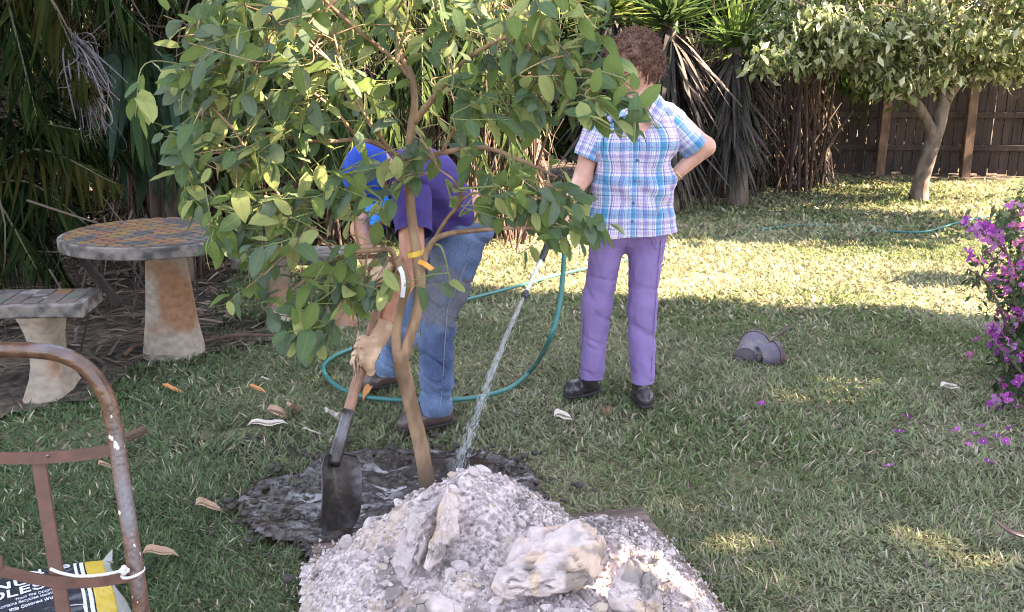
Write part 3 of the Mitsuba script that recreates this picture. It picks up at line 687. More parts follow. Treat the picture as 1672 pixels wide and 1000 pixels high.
# ------------------------------------------------------------------ the big trees right of the frame that shade the near lawn
def make_shade():
    r = rng(301)
    e1 = unit(np.cross(SUN, [0, 0, 1.0])); e2 = np.cross(e1, SUN)
    def uv(p): return np.stack([p @ e1, p @ e2], -1)
    # sun reaches through the gaps: the standing woman's shoulders, the heap's right side, a few flecks
    gaps = [(P(1070, 130, 3.87), .08), (P(1130, 200, 3.87), .10),
            (P(1075, 960, 2.05), .13), (P(980, 900, 2.1), .09), (P(850, 900, 2.1), .05),
            (G(1500, 868), .075), (G(1420, 855), .06), (G(1570, 885), .06), (G(1195, 890), .065), (G(1230, 905), .05), (G(1110, 820), .055), (G(1370, 630), .14), (G(1280, 640), .11), (G(1660, 900), .09), (G(1600, 760), .10), (G(1180, 650), .06), (G(1480, 610), .10), (G(1560, 600), .08),
            (P(300, 70, 2.7), .05), (P(560, 80, 3.0), .06), (P(620, 60, 3.0), .05), (P(735, 300, 3.5), .06), (P(1000, 110, 2.6), .05), (P(450, 40, 2.7), .08), (P(840, 60, 2.65), .07), (P(960, 60, 2.55), .06), (P(480, 290, 2.65), .06), (P(900, 320, 2.66), .06), (P(340, 230, 2.6), .06), (P(420, 150, 2.6), .07), (P(760, 30, 2.75), .06)]
    gu = uv(np.array([g[0] for g in gaps])); gr = np.array([g[1] for g in gaps])
    trees = [((8.6, 1.2, 6.6), (2.6, 2.6, 4.6), 2400), ((8.2, 4.0, 5.4), (2.4, 2.2, 3.8), 1900), ((9.5, -1.6, 6.4), (2.6, 2.4, 4.6), 1300), ((9.6, 3.4, 9.0), (2.6, 2.8, 3.4), 1700), ((-5.2, 3.6, 5.4), (3.4, 3.2, 1.3), 900), ((7.5, 13.4, 4.3), (4.2, 1.6, 1.1), 800), ((-6.5, 8.5, 5.6), (3.5, 2.6, 1.6), 700), ((8.0, 8.6, 4.6), (1.5, 1.2, 1.1), 380)]
    words = ['largest shade tree right of the lawn, nearest to the camera', 'shade tree right of the lawn behind the bougainvillea', 'shade tree behind the camera to the right', 'tallest shade tree right of the lawn', 'shade tree left of the hand truck', 'tree overhanging the board fence at the right', 'tree overhanging the palms at the left', 'tree outside the view that shades the yuccas']
    for i, (c, rad, n) in enumerate(trees):
        t = thing('shade_tree', words[i], 'tree', 'shade trees around the lawn')
        pts = clumped(r, c, np.array(rad), n, 8, .22, .2)
        q = uv(pts)
        keep = np.ones(len(pts), bool)
        for g, a in zip(gu, gr): keep &= np.hypot(*(q - g).T) > a + .13
        # where the shade ends on the lawn
        gx = pts - SUN * (pts[:, 2] / SUN[2])[:, None]
        edge = 6.05 - 0.31 * (gx[:, 0] - .5) + .25 * (meshkit.noise(np.stack([gx[:, 0] * 1.2, 0 * gx[:, 0], 0 * gx[:, 0]], -1), 4) - .5)
        if i < 4: keep &= gx[:, 1] < edge - .1
        keep &= pts[:, 2] > .5
        m, col = leaf_cloud(pts[keep], .30, GREENS, 310 + i, droop=.3, tmpl=DIAMOND)
        part(t, 'crown', m, 'foliage', color=col, kind='stuff')
        part(t, 'trunk', stube(np.c_[np.array([[c[0] + .6 * np.sign(c[0]), c[1] + 2 * (i == 5), -.1], [c[0] + .5 * np.sign(c[0]), c[1] + 2 * (i == 5), c[2] * .3], [c[0] + .1, c[1], c[2] * .7], [c[0], c[1], c[2] + .6]]), [.3, .24, .18, .06]], 10), 'tree_bark', smooth=True)
make_shade()
# ------------------------------------------------------------------ stone table and benches
def concrete_fn(p, n, uv):
    big = pf(p.x * 5, p.y * 5, p.z * 5, 3); g = pf(p.x * 40, p.y * 40, p.z * 40, 3)
    c = pmix((0.23, 0.175, 0.125), (0.38, 0.32, 0.26), big)
    rust = pss(0.46, 0.66, pf(p.x * 4 + 7, p.y * 4, p.z * 3.2, 3)) 
    c = pmix(c, (0.24, 0.105, 0.045), rust * 0.85)
    return c * (0.55 + 0.65 * g)
scene['stained_concrete'] = bumped(pr(proc(concrete_fn), 0.85), lambda p, n, uv: pf(p.x * 60, p.y * 60, p.z * 60, 3), 0.004)
def mouldy_fn(p, n, uv):
    g = pf(p.x * 18, p.y * 18, p.z * 18, 4)
    return pmix((0.040, 0.034, 0.031), (0.165, 0.14, 0.125), pss(0.30, 0.68, g))
scene['mouldy_concrete'] = bumped(pr(proc(mouldy_fn), 0.85), lambda p, n, uv: pf(p.x * 60, p.y * 60, p.z * 60, 3), 0.004)
scene['dark_grout'] = pr((0.045, 0.042, 0.045), 0.8)
for k, (a, b) in {'tile_ochre': ((0.13, 0.080, 0.032), (0.20, 0.12, 0.048)), 'tile_rust': ((0.12, 0.060, 0.032), (0.18, 0.088, 0.045)), 'tile_grey': ((0.075, 0.060, 0.055), (0.12, 0.095, 0.08)), 'tile_green': ((0.05, 0.065, 0.055), (0.09, 0.095, 0.07))}.items():
    scene[k] = pr(proc(lambda p, n, uv, a=a, b=b: pmix((0.06, 0.055, 0.055), pmix(a, b, pf(p.x * 14, p.y * 14, 1.0, 2)), pss(0.25, 0.5, pf(p.x * 9, p.y * 9, 3.0, 3)))), 0.6)
TABLE = np.array([-1.835, 4.62, 0.0])
def disc_slab(R, z0, z1, rnd):
    prof = [[0, z0], [R - rnd, z0], [R - rnd * .3, z0 + rnd * .3], [R, z0 + rnd], [R, z1 - rnd], [R - rnd * .3, z1 - rnd * .3], [R - rnd, z1], [0, z1]]
    m = trimesh.creation.revolve(np.array(prof), sections=72)
    return vf(m)
def make_table():
    t = thing('stone_table', 'round stone table with worn scale pattern of ochre tiles and flared rusty pedestal', 'table')
    R, zt = 0.505, 0.655
    v, f = disc_slab(R, zt - 0.062, zt, 0.012)
    top = part(t, 'tabletop', (v + TABLE, f), 'mouldy_concrete', smooth=40)
    v, f = vf(trimesh.creation.revolve(np.array([[0, 0], [0.165, -.02], [0.155, .05], [0.135, .16], [0.122, .30], [0.108, .45], [0.096, .56], [0.10,   .593], [0,   .593]]), sections=40))
    k = meshkit.fbm(v * 6, 2, 4) - .5
    v = v + unit(v * [1, 1, 0] + 1e-9) * (k * .014)[:, None]
    part(t, 'pedestal', (v + TABLE, f), 'stained_concrete', smooth=60)
    # grout bed and scale-shaped tiles in bands that fan out from the near left
    v, f = disc_slab(R - 0.025, zt, zt + 0.0025, 0.001)
    part(t, 'grout', (v + TABLE, f), 'dark_grout')
    r = rng(41)
    inner = sg.Point(0, 0).buffer(R - 0.03, 48)
    cell_w, cell_h = 0.082, 0.058
    k = 0
    for j in range(-12, 13):
        for i in range(-9, 10):
            cx, cy = (i + 0.5 * (j % 2)) * cell_w, j * cell_h * 0.92
            if math.hypot(cx, cy) > R: continue
            a = np.linspace(0, math.pi, 7)
            scale = [(cx + cell_w * .46 * math.cos(q), cy + cell_h * .78 * math.sin(q) - .005) for q in a]
            nb = [(cx + sx * cell_w * .5 + cell_w * .49 * math.cos(q), cy - cell_h * .92 + cell_h * .80 * math.sin(q)) for sx, q in []]
            poly = sg.Polygon(scale + [(cx - cell_w * .30, cy - cell_h * .22), (cx, cy - cell_h * .36), (cx + cell_w * .30, cy - cell_h * .22)]).buffer(-0.002).intersection(inner)
            if poly.is_empty or poly.area < 4e-4 or poly.geom_type != 'Polygon': continue
            m = trimesh.creation.extrude_polygon(poly.simplify(.001), 0.005 + r.uniform(-.001, .001), engine='earcut')
            vv = np.array(m.vertices) @ rotz(0.25).T + TABLE + [0, 0, zt + 0.002]
            mat = 'tile_grey' if (cx > 0.10 + .25 * r.random() and cy < .35) else ['tile_ochre', 'tile_ochre', 'tile_rust', 'tile_grey'][r.integers(0, 4)]
            part(top, 'tile', (vv, np.array(m.faces)), mat); k += 1
make_table()
def bench(key, label, centre, yaw, L, D, zt, curve, tiles, legs, seed):
    "a low seat slab, slightly curved, on flared legs"
    t = thing(key, label, 'bench')
    r = rng(seed)
    R = rotz(yaw)
    n = 24; x = np.linspace(-L / 2, L / 2, n)
    bend = lambda q: curve * (q / (L / 2)) ** 2
    V = []
    b = .008
    prof = [(-D / 2 + b, 0), (D / 2 - b, 0), (D / 2, b), (D / 2, .062 - b), (D / 2 - b, .062), (-D / 2 + b, .062), (-D / 2, .062 - b), (-D / 2, b)]
    for q in x: V += [[q, yy + bend(q), zz] for yy, zz in prof]
    m = len(prof); F_ = []
    for i in range(n - 1):
        for j in range(m): F_.append([i * m + j, i * m + (j + 1) % m, (i + 1) * m + (j + 1) % m, (i + 1) * m + j])
    F_ = tri(F_)
    capf = np.array([[0, j + 1, j] for j in range(1, m - 1)] + [[(n - 1) * m, (n - 1) * m + j, (n - 1) * m + j + 1] for j in range(1, m - 1)])
    F_ = np.vstack([F_, capf])
    put = lambda v: np.asarray(v) @ R.T + centre
    seat = part(t, 'seat', (put(np.array(V) + [0, 0, zt - .062]), F_), 'mouldy_concrete')
    if tiles:
        nx, ny = int((L - .06) / .075), int((D - .06) / .075)
        for i in range(nx):
            for j in range(ny):
                if r.random() < .06: continue
                q = -L / 2 + .035 + (i + .5) * (L - .07) / nx
                w, h = (L - .07) / nx - .008, (D - .06) / ny - .008
                v, f = bevel_box((w, h, .006), .0015)
                yy = -D / 2 + .03 + (j + .5) * (D - .06) / ny + bend(q)
                part(seat, 'tile', (put(v + [q, yy, zt + .0025]), f), ['tile_grey', 'tile_green', 'tile_rust', 'tile_grey', 'tile_grey'][r.integers(0, 5)])
    for lx in legs:
        pts = []
        h = zt - .062
        zz = np.linspace(-.03, h, 9)
        V = []
        for z in zz:
            s = abs(2 * (z / h) - 1.0)
            w = .085 + .048 * s ** 2 + (.02 if z < h * .15 else 0); d_ = .062 + .03 * s ** 2
            c = []
            for a in np.arange(12) * math.pi / 6:
                ca, sa = math.cos(a), math.sin(a)
                c.append([lx + d_ * np.sign(ca) * abs(ca) ** .5, bend(lx) + w * 1.25 * np.sign(sa) * abs(sa) ** .5, z])
            V += c
        F_ = tri([[i * 12 + j, i * 12 + (j + 1) % 12, (i + 1) * 12 + (j + 1) % 12, (i + 1) * 12 + j] for i in range(8) for j in range(12)])
        part(t, 'leg', (put(np.array(V)), F_), 'stained_concrete', smooth=50)
    return t
e1_ = P(166, 512, 3.92); 
bench('stone_bench', 'low stone bench with mossy tiled seat at the left edge before the round table', np.array([e1_[0] - .68, 3.98, 0]), 0.16, 1.18, .34, .445, -.05, True, (.36, -.38), 51)
c_ = P(450, 440, 5.0)
bench('stone_bench', 'stone bench mostly hidden by leaves right of the round table', np.array([P(385, 440, 5.3)[0] + .36, 5.3, 0]), .25, .72, .30, .42, -.05, False, (.26, -.10), 52)
v, f = bevel_box((.05, .028, .52), .006)
a, b = P(117, 412, 5.15), P(182, 478, 5.0); a[2] = .60; d = unit(a - b)
R_ = basis(np.array([[.2, 1.0, 0]]), d[None])[0]
whole('leaning_plank', 'grey plank slanting under the left rim of the stone table', 'plank', (v @ R_.T * [1, 1, 1.05] + (a + b) / 2 + [0, 0, -.06], f), 'fence_wood')

# ------------------------------------------------------------------ hand truck in the foreground
def rust_fn(p, n, uv):
    g = pf(p.x * 55, p.y * 55, p.z * 40, 3); l = pf(p.x * 9, p.y * 9, p.z * 7, 3)
    c = pmix((0.042, 0.020, 0.013), (0.125, 0.055, 0.028), pss(.3, .75, .5 * g + .5 * l))
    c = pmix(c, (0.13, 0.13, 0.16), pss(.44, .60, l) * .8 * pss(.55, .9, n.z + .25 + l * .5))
    return pmix(c, (0.55, 0.48, 0.42), pss(.77, .80, pf(p.x * 90, p.y * 90, p.z * 45, 2)))
scene['rusty_tube'] = bumped(pr(proc(rust_fn), 0.33, specular=.6), lambda p, n, uv: pf(p.x * 120, p.y * 120, p.z * 120, 2), 0.0015)
scene['rusty_bar'] = pr(proc(lambda p, n, uv: pmix((0.05, 0.022, 0.017), (0.12, 0.05, 0.034), pf(p.x * 40, p.y * 40, p.z * 40, 3))), 0.55)
scene['cord_mat'] = pr((0.48, 0.45, 0.44), 0.75)
scene['black_rubber'] = pr((0.02, 0.02, 0.02), 0.7)
def make_hand_truck():
    t = thing('hand_truck', 'rusty brown two wheeled hand truck frame in the left foreground', 'hand truck')
    Y = 1.72
    pix = [(-60, 572), (0, 571), (60, 573), (105, 581), (143, 603), (170, 640), (185, 690), (200, 790), (214, 880), (230, 985), (246, 1100)]
    depth = [Y, Y, Y, Y, Y, Y - .005, Y - .01, Y - .03, Y - .05, Y - .07, Y - .09]
    right = np.array([P(x, y, d) for (x, y), d in zip(pix, depth)])
    foot = right[-1] + (right[-1] - right[-2]) * 1.0; foot[2] = .12
    xm = P(-60, 572, Y)[0]                       # the hidden left half mirrors the right
    half = np.vstack([right[1:], foot[None]])
    left = half[::-1] * [-1, 1, 1] + [2 * xm, 0, 0]
    path = np.vstack([left, right[:1], half])
    part(t, 'frame', tube(spline(path, 6), .0165, 16), 'rusty_tube', smooth=True)
    def flat_bar(pts, h, th):
        q = spline(np.array(pts), 8); tt, _, _ = frames(q)
        up = np.array([0, 0.12, 1.0]); up = up / np.linalg.norm(up)
        nn = unit(np.cross(tt, up))
        V = []
        for p_, n_ in zip(q, nn): V += [p_ + up * h + n_ * th, p_ + up * h - n_ * th, p_ - up * h - n_ * th, p_ - up * h + n_ * th]
        F_ = tri([[i * 4 + j, i * 4 + (j + 1) % 4, (i + 1) * 4 + (j + 1) % 4, (i + 1) * 4 + j] for i in range(len(q) - 1) for j in range(4)])
        return np.array(V), np.vstack([F_, [[0, 2, 1], [0, 3, 2]], np.array([[0, 1, 2], [0, 2, 3]]) + (len(q) - 1) * 4])
    m = lambda a: np.vstack([a, (a * [-1, 1, 1] + [2 * xm, 0, 0])[::-1]])
    for rows in ([(186, 735, Y - .02), (120, 744, Y - .015), (60, 748, Y - .01), (0, 748, Y), (-50, 744, Y)], [(221, 940, Y - .06), (150, 950, Y - .055), (80, 949, Y - .05), (0, 932, Y - .04), (-55, 918, Y - .04)]):
        part(t, 'crossbar', flat_bar(m(np.array([P(*q) for q in rows])), .0125, .0025), 'rusty_bar', smooth=40)
    a = [P(62, 752, Y + .004), P(74, 830, Y - .014), P(88, 915, Y - .036), P(104, 1010, Y - .06), P(118, 1100, Y - .085)]
    def strap(mirror):
        q = np.array(a)
        if mirror: q = q * [-1, 1, 1] + [2 * xm, 0, 0]
        V = []
        for p_ in q: V += [p_ + [-.0145, 0, 0], p_ + [.0145, 0, 0], p_ + [.0145, .006, 0], p_ + [-.0145, .006, 0]]
        F_ = tri([[i * 4 + j, i * 4 + (j + 1) % 4, (i + 1) * 4 + (j + 1) % 4, (i + 1) * 4 + j] for i in range(len(q) - 1) for j in range(4)])
        return np.array(V), np.vstack([F_, [[0, 1, 2], [0, 2, 3]]])
    part(t, 'upright_strap', strap(False), 'rusty_bar'); part(t, 'upright_strap', strap(True), 'rusty_bar')
    rv = [P(78, 745, Y - .015)]
    part(t, 'rivet', (lambda s: (np.array(s.vertices) * [1, .6, 1] + rv[0], np.array(s.faces)))(trimesh.creation.icosphere(subdivisions=2, radius=.0045)), 'rusty_tube', smooth=True)
    # what stands below the picture: axle, wheels, toe plate
    fx = foot[0]; lx = 2 * xm - fx
    part(t, 'axle', tube(np.array([[lx, foot[1], .13], [fx, foot[1], .13]]), .01, 8), 'rusty_bar')
    for x in (lx + .05, fx - .05):
        w = trimesh.creation.torus(.10, .03, major_sections=28, minor_sections=10); vv = np.array(w.vertices) @ rot([0, 1, 0], math.pi / 2).T
        part(t, 'wheel', (vv + [x, foot[1] + .03, .13], np.array(w.faces)), 'black_rubber', smooth=True)
    part(t, 'toe_plate', (lambda m_: (m_[0] + [(fx + lx) / 2, foot[1] - .12, .03], m_[1]))(bevel_box((.36, .22, .006), .002)), 'rusty_bar')
    # cord
    k = thing('rope', 'white rope tied round the lower crossbar of the hand truck', 'rope')
    o = Y - .075
    pts = [P(82, 929, o), P(100, 936, o), P(130, 941, o), P(165, 939, o), P(192, 934, o), P(204, 930, o - .02)]
    loop = []
    c = P(217, 934, Y - .06)
    for s in np.linspace(math.pi * 1.05, math.pi * 3.0, 18): loop.append(c + [.0215 * math.cos(s), .0215 * math.sin(s), -.001 + .004 * math.cos(s)])
    part(k, 'line', tube(spline(np.array(pts), 8), .0034, 8), 'cord_mat', smooth=True)
    part(k, 'loop', tube(np.array(loop), .0034, 8), 'cord_mat', smooth=True)
    kn = blob([(P(199, 932, o - .01), P(207, 932, o - .012), .006, .006), (P(202, 927, o - .012), P(203, 936, o - .012), .0055, .005)], .0015, .003, .004)
    part(k, 'knot', kn, 'cord_mat', smooth=True)
make_hand_truck()

# ------------------------------------------------------------------ mulch bag
scene['black_plastic'] = bumped(pr((0.022, 0.022, 0.032), 0.3, specular=.6), lambda p, n, uv: pf(p.x * 26, p.y * 26, p.z * 26, 3), 0.010)
scene['yellow_plastic'] = bumped(pr((0.52, 0.36, 0.04), 0.38), lambda p, n, uv: pf(p.x * 26, p.y * 26, p.z * 26, 3), 0.010)
scene['white_plastic'] = pr((0.60, 0.60, 0.66), 0.45)
scene['clear_plastic'] = pr((0.30, 0.29, 0.27), 0.3)
def make_bag():
    t = thing('mulch_bag', 'black and yellow plastic bag with white lettering lying behind the hand truck', 'bag')
    # local frame: x along the width (to the right), y up the printed side (away from us)
    o = G(60, 985, .06); tl = G(-60, 945, .06)
    ax = unit((G(175, 905, .06) - G(45, 938, .06)) * [1, 1, 0]); ay = np.array([-ax[1], ax[0], 0])
    org = G(128, 908, .07)                       # near the top right of the black field
    W, H = .64, .62
    def h(x, y):
        u = np.clip((x + W / 2) / W * 2, -1.0, 1.0)
        ex = np.clip(1 - np.abs((x + .20) / .29) ** 3, 0, 1) ** .6; ey = np.clip(1 - np.abs((y + .24) / .27) ** 3.5, 0, 1) ** .6
        q = np.stack([x * 9, y * 9, 0 * x], -1)
        return .012 + .085 * ex * ey + .014 * (meshkit.fbm(q, 3, 6) - .5) * (.3 + ex * ey)
    def put(x, y, lift=0.0): return org * [1, 1, 0] + np.outer(x, ax) + np.outer(y, ay) + np.outer(h(x, y) + lift, [0, 0, 1.0])
    def edge(y): return .007 * np.sin(y * 19) + .010 * np.sin(y * 8 + 1)
    def band(x0f, x1f, y0, y1, nx, ny, lift):
        V = []; yy = np.linspace(y0, y1, ny)
        for y in yy:
            x = np.linspace(x0f(y), x1f(y), nx); V.append(put(x, np.full(nx, y), lift))
        F_ = tri([[j * nx + i, j * nx + i + 1, (j + 1) * nx + i + 1, (j + 1) * nx + i] for j in range(ny - 1) for i in range(nx - 1)])
        return np.vstack(V), F_
    part(t, 'body', band(lambda y: -.50, lambda y: .075 + 0 * y, -.50, .02, 60, 50, 0), 'black_plastic', smooth=True)
    part(t, 'yellow_edge', band(lambda y: .010 + .5 * edge(y), lambda y: .060 + .6 * edge(y), -.50, .018, 8, 50, .0025), 'yellow_plastic', smooth=True)
    part(t, 'white_stripe', band(lambda y: -.019 + .5 * edge(y), lambda y: -.011 + .5 * edge(y), -.50, .018, 3, 60, .0025), 'white_plastic', smooth=True)
    part(t, 'white_stripe', band(lambda y: -.004 + .5 * edge(y), lambda y: .006 + .5 * edge(y), -.50, .018, 3, 60, .0025), 'white_plastic', smooth=True)
    part(t, 'torn_edge', band(lambda y: .060 + .6 * edge(y), lambda y: .080 + .9 * edge(y * 2.1), -.50, .016, 6, 60, .004), 'clear_plastic', smooth=True)
    part(t, 'torn_corner', (lambda q: (np.vstack([q, q + [0, 0, .003]]), np.array([[0, 1, 2], [3, 5, 4]])))(np.array([put(np.array([.06]), np.array([.0]))[0], put(np.array([.085]), np.array([-.02]))[0] + [0, 0, .01], put(np.array([.095]), np.array([.03]))[0] + [0, 0, .035]])), 'clear_plastic')
    def text(s, size, x, y, width, bold=True):
        m = meshkit.text_mesh(s, size, .001, bold)
        v = np.array(m.vertices); f = np.array(m.faces)
        v, f = trimesh.remesh.subdivide_to_size(v, f, .01)
        sx = width / np.ptp(v[:, 0])
        q = put(x + v[:, 0] * sx, y + v[:, 1] + .10 * v[:, 0] * sx, .0022) + np.outer(v[:, 2], [0, 0, 1.0])
        part(t, 'lettering', (q, f), 'white_plastic')
    text('N', .030, -.135, -.078, .030); text('S', .036, -.062, -.072, .032)
    text('NUE', .046, -.222, -.138, .122)
    text('DLES', .046, -.232, -.200, .128)
    text('from the Colorado', .012, -.172, -.222, .105, False)
    text('Contains Recycled Moisture', .012, -.215, -.246, .142, False)
    text('this Colored Wood', .015, -.190, -.272, .118, True)
    part(t, 'printed_frame', band(lambda y: -.085, lambda y: -.022, -.318, -.3145, 12, 2, .002), 'white_plastic')
    part(t, 'printed_frame', band(lambda y: -.0255, lambda y: -.022, -.40, -.318, 2, 12, .002), 'white_plastic')
make_bag()

# ------------------------------------------------------------------ the rubble heap on its board
scene['weathered_board'] = bumped(pr(proc(lambda p, n, uv: pmix((0.07, 0.045, 0.034), (0.20, 0.14, 0.11), pss(.3, .7, pf((p.x * _d[0] + p.y * _d[1]) * 6, (p.x * _n[0] + p.y * _n[1]) * 50, p.z * 30, 4)))), 0.85), lambda p, n, uv: pf(p.x * 50, p.y * 50, 1.0, 3), 0.003)
def make_board():
    c = (BOARD_BL + BOARD_BR) / 2 + _n * .61
    v, f = bevel_box((BOARD_W, 1.22, .022), .004)
    whole('plywood_board', 'weathered brown board lying under the rubble heap', 'board', (v @ rotz(math.atan2(_d[1], _d[0])).T + [c[0], c[1], .014], f), 'weathered_board')
make_board()
def rubble_fn(p, n, uv):
    g = pf(p.x * 90, p.y * 90, p.z * 90, 3); l = pf(p.x * 9, p.y * 9, p.z * 9, 3)
    c = pmix((0.25, 0.195, 0.19), (0.54, 0.455, 0.435), pss(.3, .7, g))
    c = pmix(c, (0.36, 0.26, 0.18), pss(.56, .70, l) * .5)
    return pmix(c, (0.12, 0.10, 0.09), pss(.58, .70, pf(p.x * 6 + 3, p.y * 6, p.z * 6 + 4, 3)) * .75)
scene['limestone_rubble'] = bumped(pr(proc(rubble_fn), 0.95), lambda p, n, uv: pf(p.x * 110, p.y * 110, p.z * 110, 3), 0.006)
def chunk_fn(p, n, uv):
    l = pf(p.x * 19, p.y * 19, p.z * 13, 3); g = pf(p.x * 60, p.y * 60, p.z * 60, 3)
    c = pmix((0.32, 0.25, 0.235), (0.52, 0.435, 0.41), g)
    c = pmix(c, (0.44, 0.295, 0.185), pss(.52, .66, l) * .6)
    return pmix(c, (0.12, 0.10, 0.09), pss(.50, .64, pf(p.x * 13 + 2, p.y * 13, p.z * 12 + 9, 4)) * .75)
scene['limestone_mat'] = bumped(pr(proc(chunk_fn), 0.9), lambda p, n, uv: pf(p.x * 40, p.y * 40, p.z * 40, 4), 0.012)
for i, c in enumerate([((.38, .31, .30), (.56, .475, .455)), ((.28, .225, .22), (.44, .365, .35)), ((.32, .245, .185), (.42, .345, .285)), ((.13, .11, .10), (.24, .20, .185))]):
    scene[f'pebble_{"abcd"[i]}'] = bumped(pr(proc(lambda p, n, uv, c=c: pmix(c[0], c[1], pf(p.x * 120, p.y * 120, p.z * 120, 2))), 0.95), lambda p, n, uv: pf(p.x * 130, p.y * 130, p.z * 130, 2), 0.004)
PEAKS = [(P(775, 772, 2.34), .80), (P(735, 800, 2.30), .85), (P(705, 815, 2.28), .80), (P(668, 850, 2.26), .85), (P(850, 825, 2.28), .75), (P(930, 858, 2.24), .75), (P(1000, 880, 2.18), .75), (P(1060, 905, 2.10), .75),
         (P(1100, 950, 2.02), .7), (P(620, 900, 2.28), .6), (P(800, 930, 2.02), .6), (P(950, 960, 1.98), .6), (P(650, 985, 2.04), .55), (P(570, 950, 2.22), .5), (P(900, 1000, 1.85), .6), (P(1060, 1010, 1.86), .6), (P(720, 1040, 1.84), .6), (P(1040, 870, 2.42), .30), (P(560, 985, 2.12), .45)]
def heap_z(x, y, rough=True):
    z = np.full(np.shape(x), -1.0)
    for c, s in PEAKS:
        d = np.hypot(x - c[0], y - c[1])
        zi = c[2] - s * (np.sqrt(d ** 2 + .05 ** 2) - .05)
        k = .03; hh = np.clip(.5 + .5 * (zi - z) / k, 0, 1); z = z + (zi - z) * hh + k * hh * (1 - hh)
    u = (x - BOARD_BL[0]) * _d[0] + (y - BOARD_BL[1]) * _d[1]; v = (x - BOARD_BL[0]) * _n[0] + (y - BOARD_BL[1]) * _n[1]
    lim = np.minimum(np.minimum(u + .01, BOARD_W - u - .012) * .95, np.minimum((v + .01) * 1.7, (BOARD_W - u + v - .22) / 1.2))
    z = np.minimum(z, .015 + lim)
    if rough:
        q = np.stack([x, y, 0 * x], -1)
        z = z + (meshkit.fbm(q * 14, 4, 60) - .5) * .075 * np.clip(lim / .06, .15, 1)
    return z
def rock_mesh(seed, sub=1, cuts=7, flat=.75):
    "an angular stone: a ball with planes chopped off"
    r = rng(seed); m = trimesh.creation.icosphere(subdivisions=sub); v = np.array(m.vertices)
    for _ in range(cuts + 3):
        n = unit(r.normal(0, 1, 3)); d = r.uniform(.32, .75); s = v @ n
        v = v - np.outer(np.maximum(s - d, 0), n)
    return v * [1, r.uniform(.6, .95), r.uniform(.5, flat)], np.array(m.faces)
def make_heap():
    t = thing('rubble_heap', 'pile of pale crushed limestone rubble dumped on the board in front of the young tree', 'rubble heap')
    x, y, q = grid(-.75, .75, 150, 1.45, 2.75, 130)
    z = heap_z(x, y)
    q = q[(z[q] > -.01).any(1)]
    part(t, 'mound', (np.stack([x, y, np.maximum(z, .0)], 1), tri(q)), 'limestone_rubble', smooth=True)
    r = rng(62)
    rocks = [rock_mesh(i, 1) for i in range(10)]; crumbs = [rock_mesh(i + 20, 0, 3, .8) for i in range(10)]
    # gravel all over the heap, one part
    n = 13000
    xx, yy = r.uniform(-.68, .66, n * 3), r.uniform(1.6, 2.62, n * 3)
    zz = heap_z(xx, yy)
    far_ = np.clip((zz + .02) / .06, 0, 1); onb = contains_xy(BOARD.buffer(.012), xx, yy); far_ = np.where(onb, far_, -.22)
    ok = (zz > -.035) & (r.random(n * 3) < .25 + .75 * far_)
    xx, yy, zz = xx[ok][:n], yy[ok][:n], np.where(onb[ok][:n], np.maximum(zz[ok][:n], .024), .004)
    s = .0016 + .0095 * r.random(len(xx)) ** 3.4
    allv = []; 
    for k in range(10):
        sel = np.arange(len(xx)) % 10 == k
        a = r.normal(0, 1, (sel.sum(), 3)); b = r.normal(0, 1, (sel.sum(), 3))
        M = affine(basis(a, b, s[sel]), np.stack([xx[sel], yy[sel], zz[sel] + s[sel] * .3], -1))
        (v, f), _ = scatter(*crumbs[k], M); allv.append((v, f))
    part(t, 'gravel', cat(allv[:4]), 'pebble_a', kind='stuff'); part(t, 'grey_gravel', cat(allv[4:8]), 'pebble_b', kind='stuff'); part(t, 'tan_gravel', cat(allv[8:9]), 'pebble_c', kind='stuff'); part(t, 'dark_gravel', cat(allv[9:]), 'pebble_d', kind='stuff')
    # stones that can be picked out
    shapes = [[mikit.ply(rocks[k], f'pebble_{c}', smooth=False) for k in range(10)] for c in 'abcd']
    k = 0
    while k < 260:
        x_, y_ = r.uniform(-.62, .58), r.uniform(1.72, 2.45)
        z_ = float(heap_z(np.array([x_]), np.array([y_]))[0])
        if z_ < .0 and r.random() < .8: continue
        if not (x_ / y_ > -.27 and x_ / y_ < .25) or not contains_xy(BOARD.buffer(.01), x_, y_): continue
        s_ = .009 + .026 * r.random() ** 3
        R = rot(unit(r.normal(0, 1, 3)), r.uniform(0, 6.28)) * s_
        c = [0, 0, 1, 1, 1, 2, 3, 3][r.integers(0, 8)]
        part(t, 'stone', None, None, shape=shapes[c][r.integers(0, 10)], to_world=tw(R, [x_, y_, max(z_, .02) + s_ * .3])); k += 1
    # dark crumbs of soil on the back of the board
    n = 2600; xx = r.uniform(.0, .56, n); yy = r.uniform(2.2, 2.66, n); s = .002 + .007 * r.random(n) ** 2
    ok = contains_xy(BOARD.buffer(-.02), xx, yy); xx, yy, s = xx[ok], yy[ok], s[ok]
    M = affine(basis(r.normal(0, 1, (len(xx), 3)), r.normal(0, 1, (len(xx), 3)), s), np.stack([xx, yy, np.maximum(heap_z(xx, yy), .026) + s * .3], -1))
    part(t, 'dark_crumbs', scatter(*crumbs[3], M)[0], 'pebble_d', kind='stuff')
make_heap()
